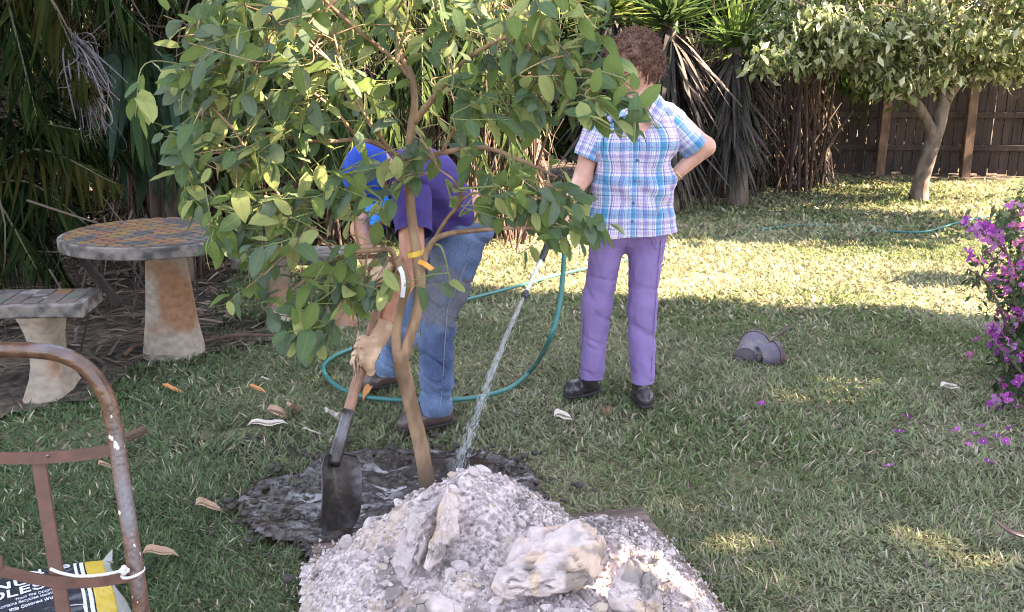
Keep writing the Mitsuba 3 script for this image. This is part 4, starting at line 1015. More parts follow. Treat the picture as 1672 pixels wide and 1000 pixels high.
def big_rock(label, spec, seed, cuts, mat='limestone_mat'):
    "spec: rows of (point, radius) hulled roughly, then chopped to flat faces"
    r = rng(seed)
    pts = np.vstack([np.asarray(p) + unit(r.normal(0, 1, (60, 3))) * s for p, s in spec])
    m = trimesh.convex.convex_hull(pts)
    m = m.subdivide_to_size(.012)
    v, f = np.array(m.vertices), np.array(m.faces)
    for p, n in cuts:
        n = unit(np.asarray(n, float)); s = (v - p) @ n
        v = v - np.outer(np.maximum(s, 0), n)
    n = vnormals(v, f)
    rg = np.abs(meshkit.fbm(v * 14, 4, seed) - .5) * 2
    terr = np.abs((meshkit.fbm(v * 9 + 3, 2, seed) * 5) % 1 - .5)
    v = v + n * ((meshkit.fbm(v * 24, 5, seed) - .5) * .024 - np.clip(.12 - rg, 0, 1) * .13 + (terr - .25) * .005)[:, None]
    whole('limestone_chunk', label, 'rock', (v, f), mat, smooth=28)
A = P(690, 850, 2.20)
big_rock('tall grey slab of limestone leaning at the left of the rubble heap', [(P(722, 812, 2.20), .008), (P(672, 838, 2.18), .010), (P(648, 915, 2.12), .012), (P(690, 890, 2.09), .010), (P(665, 955, 2.07), .012), (P(690, 845, 2.10), .008)], 71, [], 'pebble_b')
big_rock('upright white limestone block right beside the leaning grey slab', [(P(731, 796, 2.15), .006), (P(748, 815, 2.18), .008), (P(712, 880, 2.07), .010), (P(742, 880, 2.08), .012), (P(700, 925, 2.05), .012), (P(730, 850, 2.05), .008)], 72, [])
big_rock('biggest limestone chunk with dark stains and an orange front on the heap', [(P(862, 885, 2.03), .03), (P(945, 868, 2.04), .03), (P(972, 885, 2.00), .026), (P(850, 930, 1.95), .035), (P(955, 935, 1.93), .035), (P(900, 950, 1.92), .03), (P(820, 960, 1.92), .028)], 73, [(P(900, 925, 1.90), (0.1, -1, .15))])
big_rock('pinkish limestone chunk at the lower right end of the heap', [(P(1030, 925, 1.97), .022), (P(1062, 945, 1.94), .024), (P(1010, 975, 1.90), .03), (P(1060, 1000, 1.86), .03)], 74, [])
big_rock('rough tan limestone lump at the bottom edge in front of the heap', [(P(700, 990, 1.88), .03), (P(740, 1005, 1.86), .03)], 75, [])

# ------------------------------------------------------------------ cut nursery pot on the lawn
scene['grey_plastic'] = bumped(pr(proc(lambda p, n, uv: pmix((0.075, 0.060, 0.085), (0.12, 0.095, 0.10), pss(.4, .7, pf(p.x * 25, p.y * 25, p.z * 25, 3)))), 0.6), lambda p, n, uv: pf(p.x * 60, p.y * 60, p.z * 60, 2), 0.003)
scene['dark_red_plastic'] = pr((0.06, 0.03, 0.035), 0.5)
def make_pot():
    t = thing('plant_pot', 'greyish purple cut open nursery pot lying in two joined halves on the lawn', 'plant pot')
    def shell(a, b, ra, rb, arc0, arc1, th, up, n=26):
        a, b = np.asarray(a), np.asarray(b); ax = unit(b - a); u = unit(np.cross(ax, up)); w = np.cross(u, ax)
        ang = np.linspace(arc0, arc1, n); V = []
        for dr_ in (0, -th):
            for c, rr in ((a, ra), ((a + b) / 2, (ra + rb) / 2), (b, rb)):
                V.append(c + (rr + dr_) * (np.cos(ang)[:, None] * u + np.sin(ang)[:, None] * w))
        V = np.vstack(V); Q = []
        for o, fl in ((0, False), (3 * n, True)):
            for k in range(2):
                for i in range(n - 1):
                    q = [o + k * n + i, o + k * n + i + 1, o + (k + 1) * n + i + 1, o + (k + 1) * n + i]
                    Q.append(q[::-1] if fl else q)
        for i in range(n - 1):
            Q.append([i, i + 1, 3 * n + i + 1, 3 * n + i]); Q.append([2 * n + i, 2 * n + i + 1, 5 * n + i + 1, 5 * n + i])
        for i in (0, n - 1):
            for k in range(2): Q.append([k * n + i, (k + 1) * n + i, 3 * n + (k + 1) * n + i, 3 * n + k * n + i])
        return V, tri(Q)
    a, b = G(1206, 582), G(1240, 560); a[2] = .02; b[2] = .075; 
    a, b = P(1219, 578, 4.46), P(1234, 555, 4.62); a[2] = .0; b[2] = .03
    part(t, 'half_shell', shell(a, b, .065, .082, -.25, math.pi + .25, .003, [0, 0, 1.0]), 'grey_plastic', smooth=50)
    part(t, 'bottom', shell(a - unit(b - a) * .002, a + unit(b - a) * .002, .001, .065, -.25, math.pi + .25, .0005, [0, 0, 1.0]), 'grey_plastic')
    part(t, 'rim', shell(b - unit(b - a) * .006, b + unit(b - a) * .010, .086, .086, -.25, math.pi + .25, .007, [0, 0, 1.0]), 'dark_red_plastic', smooth=50)
    a, b = P(1238, 581, 4.44), P(1267, 576, 4.46); a[2] = .015; b[2] = .02
    part(t, 'half_shell', shell(a, b, .058, .074, -.3, math.pi + .3, .003, [0, 0, 1.0]), 'grey_plastic', smooth=50)
    part(t, 'rim', shell(b - unit(b - a) * .012, b + unit(b - a) * .012, .078, .078, -.3, math.pi + .3, .007, [0, 0, 1.0]), 'dark_red_plastic', smooth=50)
    s = trimesh.creation.icosphere(subdivisions=2, radius=.006)
    c = P(1237, 579, 4.36); c[2] = .055
    part(t, 'drain_hole', (np.array(s.vertices) * [1, .4, 1] + c, np.array(s.faces)), 'black_rubber', smooth=True)
make_pot()

# ------------------------------------------------------------------ shovel
scene['shovel_wood'] = pr(bark_fn((0.13, 0.06, 0.04), (0.27, 0.14, 0.09), 1.0), 0.55)
scene['worn_steel'] = bumped(pr(proc(lambda p, n, uv: pmix((0.045, 0.036, 0.034), (0.13, 0.12, 0.125), pss(.35, .75, pf(p.x * 14, p.y * 14, p.z * 11, 4)))), 0.38, metallic=.55), lambda p, n, uv: pf(p.x * 60, p.y * 60, p.z * 60, 2), 0.002)
scene['muddy_steel'] = pr((0.035, 0.028, 0.026), 0.5, metallic=.3)
SH_A, SH_B = P(548, 745, 2.74), P(640, 424, 3.16)
SH_D = unit(SH_B - SH_A)
def make_shovel():
    t = thing('shovel', 'long handled steel shovel stuck in the mud left of the young tree', 'shovel')
    w = lambda s: SH_A + SH_D * s
    L = float(np.linalg.norm(SH_B - SH_A))
    part(t, 'handle', stube(np.c_[np.array([w(.10), w(.3), w(L * .6), w(L)]), [.0185, .0195, .019, .0175]], 14), 'shovel_wood', smooth=True)
    part(t, 'socket', stube(np.c_[np.array([w(-.03), w(.05), w(.16)]), [.024, .0225, .021]], 14), 'worn_steel', smooth=True)
    s = trimesh.creation.icosphere(subdivisions=1, radius=.005); q = w(.135) + [0, -.021, 0]
    part(t, 'rivet', (np.array(s.vertices) + q, np.array(s.faces)), 'worn_steel', smooth=True)
    # blade: a dished plate, its hollow face turned to the right and a little to the camera
    down = unit(P(541, 872, 2.66) - SH_A + [0, 0.0, -.02])
    right = unit(np.cross(down, unit(np.array([-1.0, .78, .1])))); right = right if right[0] > 0 else -right
    nrm = np.cross(right, down); nrm = nrm if nrm[1] < 0 else -nrm
    n, m = 22, 17; V = []
    H, W = .275, .090
    for i in range(n):
        s_ = i / (n - 1)
        half = W * (1 - .0 * s_) if s_ < .62 else W * math.sqrt(max(1 - ((s_ - .62) / .40) ** 2.4, .03))
        half *= .84 + .16 * min(s_ / .12, 1)
        for j in range(m):
            c = (j / (m - 1)) * 2 - 1
            dish = .036 * (c ** 2) * (1 - .35 * s_) - .012 * math.exp(-(c / .16) ** 2) * max(0, 1 - s_ * 2.0) + .014 * math.sin(s_ * 3.14)
            V.append(SH_A + down * (H * s_ - .01 + .012 * (c ** 2) * (s_ < .1)) + right * half * c + nrm * (dish - .014 + .02 * s_))
    V = np.array(V); Q = [[i * m + j, i * m + j + 1, (i + 1) * m + j + 1, (i + 1) * m + j] for i in range(n - 1) for j in range(m - 1)]
    f = tri(Q); N = vnormals(V, f)
    back = V - N * .003
    k = len(V); rim = []
    bd = [j for j in range(m)] + [i * m + m - 1 for i in range(1, n)] + [(n - 1) * m + j for j in range(m - 2, -1, -1)] + [i * m for i in range(n - 2, 0, -1)]
    for a, b in zip(bd, bd[1:] + bd[:1]): rim.append([b, a, a + k, b + k])
    part(t, 'blade', (np.vstack([V, back]), np.vstack([f, f[:, ::-1] + k, tri(rim)])), 'worn_steel', smooth=50)
    for sgn in (0, m - 1):
        e = V[sgn]; q = V[min(m - 1, max(0, sgn + (5 if sgn == 0 else -5)))]
        part(t, 'step', tube(np.array([e, (e + q) / 2 + down * -.002, q]), .007, 8), 'worn_steel', smooth=True)
make_shovel()

# ------------------------------------------------------------------ hose, spray wand and water
scene['hose_rubber'] = pr(proc(lambda p, n, uv: pmix((0.022, 0.105, 0.098), (0.042, 0.16, 0.145), pf(p.x * 20, p.y * 20, p.z * 20, 2))), 0.4)
HAND_R = P(911, 362, 3.50)
def make_hose():
    g = lambda x, y, z=.014: G(x, y, z)
    far_z = -.004
    pts = [HAND_R + [.012, .01, .03], HAND_R + [.025, .015, -.01], P(922, 400, 3.50), P(919, 450, 3.46), P(912, 505, 3.42), P(895, 560, 3.42), g(868, 604, .04), g(835, 632), g(790, 647), g(740, 653), g(690, 654), g(640, 653), g(595, 648), g(562, 637), g(537, 620), g(528, 603), g(535, 590), g(556, 577), g(600, 560), g(660, 535), g(715, 506), g(760, 490), g(810, 477), g(850, 466), g(900, 452), g(950, 440), g(1010, 428, -.02), g(1090, 405, -.024), g(1180, 385, -.024), g(1265, 372, -.004), g(1330, 367, -.004), g(1400, 372, -.024), g(1450, 378, -.012), g(1505, 379), g(1540, 371), g(1570, 362), g(1640, 350), g(1740, 345)]
    whole('garden_hose', 'green garden hose looped on the lawn and rising to the hand of the standing woman', 'hose', tube(spline(np.array(pts), 8), .0108, 10), 'hose_rubber', smooth=True)
make_hose()
scene['dark_plastic'] = pr((0.03, 0.03, 0.032), 0.4)
scene['pale_metal'] = pr((0.62, 0.62, 0.64), 0.3, metallic=.4)
WAND0, WAND1, WAND2 = HAND_R + np.array([.0, -.01, .015]), P(884, 425, 3.40), P(857, 482, 3.28)
def make_wand():
    t = thing('spray_wand', 'watering wand with dark grip and pale pipe held by the standing woman', 'watering wand')
    d = unit(WAND1 - WAND0)
    part(t, 'grip', stube(np.c_[np.array([WAND0 - d * .02, WAND0 + d * .05, WAND0 + d * .10, WAND1]), [.015, .017, .014, .013]], 12), 'dark_plastic', smooth=True)
    part(t, 'pipe', stube(np.c_[np.array([WAND1 - d * .01, (WAND1 + WAND2) / 2, WAND2]), [.0075, .0075, .0085]], 10), 'pale_metal', smooth=True)
    e = unit(WAND2 - WAND1)
    part(t, 'nozzle', stube(np.c_[np.array([WAND2 - e * .02, WAND2 - e * .005, WAND2 + e * .012]), [.009, .013, .012]], 12), 'dark_plastic', smooth=True)
    part(t, 'trigger', stube(np.c_[np.array([WAND0 + d * .0 + [-.02, 0, -.004], WAND0 + d * .05 + [-.03, 0, -.01], WAND0 + d * .09 + [-.014, 0, 0]]), [.004, .005, .004]], 8), 'dark_red_plastic', smooth=True)
make_wand()
scene['water_drop'] = {'type': 'principled', 'base_color': {'type': 'rgb', 'value': [.93, .94, .97]}, 'roughness': .10, 'spec_trans': .88, 'eta': 1.33}
def make_water():
    r = rng(77)
    a = WAND2 + unit(WAND2 - WAND1) * .012; b = P(738, 796, 2.92); b[2] = .0
    # a falling arc
    v0 = (b - a)
    drops = []
    ico = trimesh.creation.icosphere(subdivisions=0); iv, if_ = np.array(ico.vertices), np.array(ico.faces)
    n = 1500
    s = r.random(n) ** .9
    sag = np.stack([0 * s, 0 * s, .16 * s * (1 - s)], -1)
    spread = (.0026 + .0115 * s ** 1.3)[:, None]
    p = a + v0 * s[:, None] + sag + r.normal(0, 1, (n, 3)) * spread
    tang = unit(v0 + np.stack([0 * s, 0 * s, .16 * (1 - 2 * s)], -1) + r.normal(0, .02, (n, 3)))
    size = r.uniform(.0005, .0013, n)
    R = basis(tang, np.array([[.1, 1, .2]]).repeat(n, 0), 1.0) * np.stack([size, size * r.uniform(3, 14, n), size], -1)[:, None, :]
    m, _ = scatter(iv, if_, affine(R, p))
    t = thing('water_jet', 'white jet of water falling from the wand to the foot of the young tree', 'water jet')
    part(t, 'droplets', m, 'water_drop', smooth=True, kind='stuff')
    q = np.linspace(0, .32, 14)[:, None]
    for off in ((0, 0, 0), (.004, .003, 0), (-.004, .002, .001)):
        core = a + v0 * q + np.hstack([0 * q, 0 * q, .16 * q * (1 - q)]) + np.array(off) * (1 + 3 * q)
        part(t, 'stream', tube(core, np.linspace(.0022, .0008, 14), 7), 'water_drop', smooth=True)
make_water()
# ------------------------------------------------------------------ the young citrus tree
def leaf_mat(a, b):
    def fn(p, n, uv):
        rib = dr.exp(-dr.square((uv.x - .5) / .035))
        side = pss(.80, .97, dr.sin((uv.y * 8 + dr.abs(uv.x - .5) * 5) * 6.283)) * .35
        c = pmix(a, b, .35 * pf(p.x * 30, p.y * 30, p.z * 30, 2) + .65 * pn(p.x * 5, p.y * 5, p.z * 5))
        return pmix(c, (0.22, 0.25, 0.09), dr.clip(rib * .55 + side * .4, 0, 1))
    return thin(proc(fn), 0.26, 0.95)
scene['citrus_dark'] = leaf_mat((0.086, 0.139, 0.073), (0.132, 0.191, 0.092))
scene['citrus_mid'] = leaf_mat((0.125, 0.178, 0.055), (0.172, 0.224, 0.069))
scene['citrus_light'] = leaf_mat((0.277, 0.31, 0.112), (0.383, 0.409, 0.172))
scene['citrus_blue'] = leaf_mat((0.106, 0.152, 0.099), (0.165, 0.205, 0.145))
def make_citrus():
    t = thing('citrus_tree', 'young leafy citrus tree with slender forked trunk freshly planted in the muddy hole', 'tree')
    B = lambda x, y, d=2.92: P(x, y, d)
    base = TRUNK0 + [0, 0, -.06]
    trunk = [(base, .043), (B(697, 790), .038), (B(690, 745), .034), (B(678, 690), .033), (B(666, 640), .033), (B(656, 598), .034), (B(651, 570), .031)]
    left = [(B(656, 598), .026), (B(647, 560), .021), (B(650, 520, 2.91), .019), (B(659, 485, 2.91), .018), (B(664, 460, 2.91), .020), (B(655, 440, 2.90), .020), (B(645, 424, 2.89), .019)]
    right = [(B(656, 596), .026), (B(668, 555), .023), (B(681, 510), .022), (B(686, 470), .023), (B(684, 440), .025), (B(680, 410), .023), (B(674, 370), .021), (B(669, 320), .020), (B(667, 272), .019)]
    main = [(B(667, 276), .018), (B(668, 235), .016), (B(672, 205), .017), (B(677, 170), .015), (B(672, 125), .013), (B(656, 95), .011), (B(648, 60), .009), (B(646, 10), .008), (B(642, -60), .006)]
    skel = {}
    def limb(name, rows, label=None, sides=12, seed=1):
        v, f = stube(np.array([[*p, r_ * .8] for p, r_ in rows]), sides, 10)
        v = v + unit(v - v.mean(0)) * ((meshkit.fbm(v * 26, 3, seed) - .5) * .004)[:, None]
        skel[name] = spline(np.array([p for p, _ in rows]), 10)
        return part(t, name.split('#')[0], (v, f), 'citrus_bark', smooth=True, label=label)
    limb('trunk', trunk, seed=2); limb('stem#1', left, seed=3); limb('stem#2', right, seed=4); limb('leader', main, seed=5)
    # swellings where limbs leave
    lm = lambda *rows: [(B(*q[:3]), q[3]) for q in rows]
    limb('limb#1', lm((668, 280, 2.92, .015), (652, 258, 2.90, .013), (622, 238, 2.86, .011), (585, 228, 2.82, .009), (530, 232, 2.76, .007), (470, 225, 2.7, .006)))
    limb('limb#2', lm((668, 278, 2.92, .015), (690, 262, 2.93, .012), (720, 250, 2.95, .011), (790, 242, 2.9, .009), (850, 262, 2.84, .008), (910, 290, 2.76, .006)))
    limb('limb#3', lm((676, 200, 2.92, .014), (700, 170, 2.88, .013), (728, 135, 2.82, .012), (765, 95, 2.76, .010), (830, 60, 2.68, .008), (900, 50, 2.6, .006)))
    limb('limb#4', lm((672, 130, 2.92, .010), (640, 95, 2.9, .009), (590, 55, 2.86, .008), (545, 15, 2.82, .007), (500, -30, 2.8, .005)))
    limb('limb#5', lm((686, 450, 2.92, .015), (700, 405, 2.88, .012), (722, 385, 2.84, .011), (770, 377, 2.78, .010), (840, 372, 2.72, .008), (905, 374, 2.66, .006)))
    limb('limb#6', lm((700, 408, 2.88, .010), (728, 360, 2.86, .008), (752, 330, 2.84, .007), (745, 300, 2.82, .005), (715, 275, 2.8, .003)))
    limb('limb#7', lm((652, 434, 2.90, .012), (628, 420, 2.88, .010), (590, 420, 2.84, .009), (545, 425, 2.78, .008), (505, 452, 2.74, .006), (470, 480, 2.72, .004)))
    limb('cut_stub', lm((645, 428, 2.89, .013), (640, 410, 2.87, .012), (618, 408, 2.84, .011), (578, 412, 2.8, .010)))
    limb('limb#8', lm((590, 420, 2.84, .007), (580, 370, 2.82, .006), (582, 320, 2.8, .005), (570, 280, 2.78, .004)))
    limb('limb#9', lm((585, 228, 2.82, .007), (545, 180, 2.74, .006), (480, 130, 2.66, .005), (420, 110, 2.62, .004)))
    limb('limb#10', lm((640, 250, 2.88, .008), (590, 180, 2.8, .006), (548, 110, 2.74, .005), (470, 50, 2.68, .004)))
    limb('limb#11', lm((560, 424, 2.79, .006), (520, 385, 2.74, .005), (440, 300, 2.68, .005), (380, 210, 2.62, .004)))
    limb('limb#12', lm((720, 250, 2.95, .007), (760, 190, 2.85, .006), (830, 150, 2.74, .005), (930, 140, 2.6, .004)))
    r = rng(401)
    nodes = np.vstack([skel[k][2:] for k in skel if k not in ('trunk', 'stem#1', 'cut_stub')])
    clusters = [  # px, py, depth, twigs, sx, sy, sd
        (450, 50, 2.72, 9, 110, 45, .20), (390, 130, 2.66, 9, 75, 50, .18), (320, 150, 2.62, 5, 36, 50, .12), (330, 255, 2.60, 7, 36, 45, .12), (470, 185, 2.70, 8, 70, 45, .18), (560, 120, 2.78, 6, 50, 50, .18),
        (530, 20, 2.80, 7, 70, 30, .2), (420, 270, 2.66, 6, 50, 40, .15), (520, 285, 2.72, 5, 45, 35, .12), (400, 10, 2.62, 6, 60, 25, .2), (365, 335, 2.58, 4, 25, 25, .1), (345, 80, 2.62, 4, 30, 30, .1),
        (620, 40, 2.86, 4, 40, 30, .1), (760, 40, 2.78, 6, 55, 35, .15), (845, 90, 2.66, 7, 55, 45, .15), (930, 90, 2.56, 7, 45, 50, .14), (985, 40, 2.54, 5, 30, 30, .1), (820, 5, 2.72, 6, 80, 22, .15), (900, 20, 2.6, 6, 60, 22, .12), (900, 185, 2.60, 6, 45, 30, .1),
        (965, 160, 2.54, 6, 28, 30, .1), (1010, 150, 2.52, 3, 22, 22, .06), (770, 170, 2.82, 3, 35, 30, .1), (745, 215, 2.86, 2, 20, 25, .06), (700, 245, 2.82, 2, 22, 12, .05), (840, 190, 2.7, 3, 30, 30, .08),
        (850, 300, 2.74, 6, 45, 22, .1), (925, 320, 2.66, 6, 32, 28, .1), (880, 355, 2.70, 5, 50, 22, .1), (965, 375, 2.60, 5, 25, 30, .08), (800, 345, 2.78, 2, 20, 15, .05),
        (365, 385, 2.56, 5, 25, 25, .08), (455, 365, 2.66, 6, 50, 35, .12), (430, 450, 2.62, 5, 40, 40, .1), (485, 520, 2.62, 6, 32, 40, .1), (540, 480, 2.70, 4, 32, 35, .08), (595, 470, 2.76, 4, 25, 25, .06), (600, 330, 2.74, 4, 26, 45, .08), (560, 385, 2.72, 3, 30, 25, .08),
        (608, 500, 2.76, 3, 20, 20, .05), (1018, 128, 2.50, 2, 10, 12, .04), (1036, 168, 2.50, 2, 8, 8, .03), (270, 110, 2.62, 3, 20, 30, .08), (300, 330, 2.6, 2, 14, 16, .05), (440, 100, 2.9, 8, 110, 80, .1), (880, 110, 2.75, 5, 90, 60, .1), (640, 10, 2.9, 5, 60, 20, .1), (735, 460, 2.84, 1, 10, 10, .03), (640, 300, 2.8, 2, 18, 25, .05), (735, 320, 2.84, 1, 12, 14, .03), (500, 575, 2.6, 2, 18, 15, .05), (290, 60, 2.62, 2, 20, 30, .08), (275, 215, 2.62, 2, 12, 20, .06), (700, -40, 2.8, 9, 160, 30, .25)]
    centre = B(668, 300)
    Rs, ps, kinds, sizes = [], [], [], []
    tree_ = cKDTree(nodes)
    for ci, (px, py, d, nt, sx, sy, sd) in enumerate(clusters):
        c = P(px, py, d)
        # a branchlet from the nearest limb to the clump
        q = c + (centre - c) * .18
        dist, idx = tree_.query(c + (centre - c) * .30)
        a = nodes[idx]
        mid = (a + c) / 2 + np.array([0, 0, .03 + .05 * dist]) + r.normal(0, .015, 3)
        br = spline(np.array([a, mid, c]), 8)
        meshes = [tube(br, np.linspace(.0050, .0026, len(br)), 6)]
        k = d / F
        for ti in range(int(round(nt * (1.42 if px < 560 else .8 if px < 800 else 1.1)))):
            tip = c + np.array([r.normal(0, sx * k * .62), r.normal(0, sd * .8), r.normal(0, sy * k * .62)])
            out = unit((tip - centre) * [1, 1, .25])
            tdir = unit(out * .7 + r.normal(0, .45, 3) + [0, 0, -.25])
            L = r.uniform(.10, .20)
            b0 = tip - tdir * L
            j = np.argmin(np.linalg.norm(br - b0, axis=1)); j = max(j, len(br) // 3)
            tp = spline(np.array([br[j], (br[j] + b0) / 2 + [0, 0, .012], b0, tip - [0, 0, .012]]), 6)
            meshes.append(tube(tp, np.linspace(.0024, .0012, len(tp)), 5))
            nl = r.integers(4, 8); ph = r.random() * 6.283
            u_ = unit(np.cross(tdir, [0, 0, 1.0])); w_ = np.cross(u_, tdir)
            for li in range(nl):
                s = .15 + .85 * (li + r.random() * .4) / nl
                base_ = b0 + tdir * L * s
                an = ph + li * 2.4
                rad = math.cos(an) * u_ + math.sin(an) * w_
                ld = unit(tdir * .55 + rad * .75 + np.array([0, 0, -.50 * r.uniform(-.3, 2.0)]) + r.normal(0, .26, 3))
                nrm = unit(np.array([0, 0, 1.15]) + rad * .5 + r.normal(0, .5, 3) + np.array([0, -.45, 0]))
                size = r.uniform(.046, .090) * (.8 if li == nl - 1 else 1)
                Rs.append(basis(ld[None], nrm[None], 1.0)[0]); ps.append(base_ + ld * .008); sizes.append(size * 1.08)
                kinds.append(r.choice(4, p=[.24, .28, .25, .23]))
        part(t, 'branchlet', cat(meshes), 'twig_green' if ci % 3 else 'citrus_bark', smooth=True)
    Rs, ps, kinds, sizes = np.array(Rs), np.array(ps), np.array(kinds), np.array(sizes)
    names = ['citrus_dark', 'citrus_mid', 'citrus_light', 'citrus_blue']
    tm = [leaf_template(w_, cu, fo, 6) for w_, cu, fo in ((.27, .16, .14), (.23, .06, .22), (.30, .38, .08), (.25, .14, -.10))]
    for i, (v, f, uv) in enumerate(tm):      # a wavy margin
        v[:, 2] += .018 * np.sin(v[:, 1] * 14 + i) * np.abs(v[:, 0]) / .27
    tvar = r.integers(0, 4, len(ps))
    near = np.argsort(-(sizes / ps[:, 1]) + 10 * (np.abs(ps[:, 0] / ps[:, 1]) > .6))
    shapes = {(a, b): mikit.ply((tm[a][0], tm[a][1]), names[b], smooth=True, uv=tm[a][2]) for a in range(4) for b in range(4)}
    for i in near[:300]:
        part(t, 'leaf', None, None, shape=shapes[(tvar[i], kinds[i])], to_world=tw(Rs[i] * sizes[i], ps[i]))
    rest = near[300:]
    print('citrus leaves', len(ps))
    for b in range(4):
        vs, fs, us, o = [], [], [], 0
        for a in range(4):
            sel = [i for i in rest if kinds[i] == b and tvar[i] == a]
            if not sel: continue
            (v, f), _ = scatter(tm[a][0], tm[a][1], affine(Rs[sel] * sizes[sel][:, None, None], ps[sel]))
            vs.append(v); fs.append(f + o); us.append(np.tile(tm[a][2], (len(sel), 1))); o += len(v)
        part(t, 'other_leaves', (np.vstack(vs), np.vstack(fs)), names[b], smooth=True, uv=np.vstack(us), kind='stuff')
make_citrus()
scene['yellow_tape'] = pr((0.62, 0.40, 0.05), 0.5)
scene['orange_tape'] = pr((0.68, 0.30, 0.05), 0.5)
scene['white_tape'] = pr((0.75, 0.74, 0.74), 0.5)
def ribbon(key, label, category, pts, w, mat, nrm=(0, -1, 0), rows=None):
    q = spline(np.array(pts), 8); tt, _, _ = frames(q); s = unit(np.cross(tt, nrm)); n = unit(np.cross(s, tt))
    V = np.stack([q - s * w + n * .0006, q + s * w + n * .0006, q + s * w - n * .0006, q - s * w - n * .0006], 1).reshape(-1, 3)
    f = tri([[i * 4 + j, i * 4 + (j + 1) % 4, (i + 1) * 4 + (j + 1) % 4, (i + 1) * 4 + j] for i in range(len(q) - 1) for j in range(4)])
    e = (len(q) - 1) * 4
    return whole(key, label, category, (V, np.vstack([f, [[0, 2, 1], [0, 3, 2], [e, e + 1, e + 2], [e, e + 2, e + 3]]])), mat)
c = P(678, 414, 2.92); a = np.linspace(0, 2 * math.pi, 20)
ribbon('plant_tie', 'yellow tape tied round the right stem of the young tree', 'plant tie', [c + [.0255 * math.cos(x), .0255 * math.sin(x), .012 * math.cos(x) * .5] for x in a], .010, 'yellow_tape', nrm=(0, 0, 0.001)) if False else None
bandv = [c + [.0255 * math.cos(x), .0255 * math.sin(x), .006 * math.cos(x)] for x in a]
q = np.array(bandv); V = np.vstack([q + [0, 0, .009], q - [0, 0, .009], (q - c) * .93 + c - [0, 0, .009], (q - c) * .93 + c + [0, 0, .009]]); n_ = len(q)
k = thing('plant_tie', 'yellow tape tied round the right stem of the young tree', 'plant tie')
part(k, 'band', (V, tri([[j * n_ + i, j * n_ + i + 1, ((j + 1) % 4) * n_ + i + 1, ((j + 1) % 4) * n_ + i] for j in range(4) for i in range(n_ - 1)])), 'yellow_tape', smooth=40)
ribbon('orange_tag', 'orange plastic tag sticking out below the yellow tape on the young tree', 'plant tag', [P(683, 427, 2.885), P(693, 431, 2.875), P(703, 438, 2.87), P(712, 445, 2.87)], .0085, 'orange_tape', nrm=(.2, -1, .5))
ribbon('white_tag', 'long white paper tag hanging down the left stem of the young tree', 'plant tag', [P(652, 436, 2.875), P(657, 448, 2.868), P(659, 465, 2.868), P(657, 486, 2.872)], .0075, 'white_tape')
# ------------------------------------------------------------------ people
scene['skin'] = pr(proc(lambda p, n, uv: pmix((0.44, 0.22, 0.16), (0.56, 0.32, 0.24), pf(p.x * 30, p.y * 30, p.z * 30, 3))), 0.5)
scene['ruddy_skin'] = pr(proc(lambda p, n, uv: pmix((0.38, 0.16, 0.10), (0.50, 0.25, 0.17), pf(p.x * 30, p.y * 30, p.z * 30, 3))), 0.5)
scene['curly_hair'] = pr(proc(lambda p, n, uv: pmix((0.05, 0.022, 0.014), (0.21, 0.10, 0.065), pf(p.x * 110, p.y * 110, p.z * 110, 3))), 0.6)
scene['shoe_leather'] = bumped(pr((0.035, 0.026, 0.03), 0.32), lambda p, n, uv: pf(p.x * 70, p.y * 70, p.z * 70, 2), 0.002)
scene['brown_leather'] = bumped(pr((0.075, 0.048, 0.045), 0.38), lambda p, n, uv: pf(p.x * 60, p.y * 60, p.z * 60, 2), 0.002)
scene['shoe_sole'] = pr((0.02, 0.018, 0.018), 0.8)
def stripes(u, period, rows):
    "woven stripes: rows of (start, end, colour, weight) within one period"
    t = u / period; t = t - dr.floor(t)
    c = mi.Color3f(0.72, 0.72, 0.80)
    for a, b, col, w in rows:
        inside = pss(a - .012, a + .004, t) * (1 - pss(b - .004, b + .012, t))
        c = pmix(c, col, inside * w)
    return c
PURPLE, NAVY, TURQ, PINK, TAN = (0.24, 0.15, 0.48), (0.05, 0.05, 0.24), (0.03, 0.30, 0.52), (0.52, 0.28, 0.54), (0.62, 0.46, 0.28)
WARP = [(.00, .22, TURQ, .9), (.055, .075, NAVY, .7), (.27, .31, NAVY, .9), (.345, .365, PURPLE, .9), (.40, .47, PINK, .55), (.50, .515, TAN, 1.0), (.55, .585, NAVY, .8), (.60, .70, PURPLE, .8), (.735, .75, NAVY, .8), (.80, .815, TAN, .9), (.86, .90, PURPLE, .8), (.94, .955, NAVY, .8)]
WEFT = [(.00, .26, TURQ, .85), (.10, .12, NAVY, .6), (.34, .37, PURPLE, .8), (.43, .455, TAN, .9), (.52, .60, PINK, .5), (.66, .69, NAVY, .7), (.80, .90, PURPLE, .6)]
def plaid_fn(p, n, uv):
    a = stripes(uv.x, .128, WARP); b = stripes(uv.y + .004 * pn(uv.x * 12, uv.y * 12), .142, WEFT)
    c = a * .30 + b * .20 + a * b * .62
    return c * (0.70 + 0.2 * pn(p.x * 300, p.y * 300, p.z * 300))
scene['plaid_cotton'] = bumped(pr(proc(plaid_fn), 0.85, sheen=.2), lambda p, n, uv: pf(p.x * 24, p.y * 24, p.z * 14, 3), 0.006)
scene['purple_cotton'] = bumped(pr(proc(lambda p, n, uv: pmix((0.155, 0.10, 0.245), (0.215, 0.142, 0.325), pf(p.x * 9, p.y * 9, p.z * 5, 3))), 0.75, sheen=.2), lambda p, n, uv: pf(p.x * 12 + p.z * 6, p.y * 12, p.z * 16, 3), 0.012)
scene['purple_knit'] = bumped(pr((0.046, 0.028, 0.165), 0.85), lambda p, n, uv: pf(p.x * 14, p.y * 14, p.z * 20, 3), 0.014)
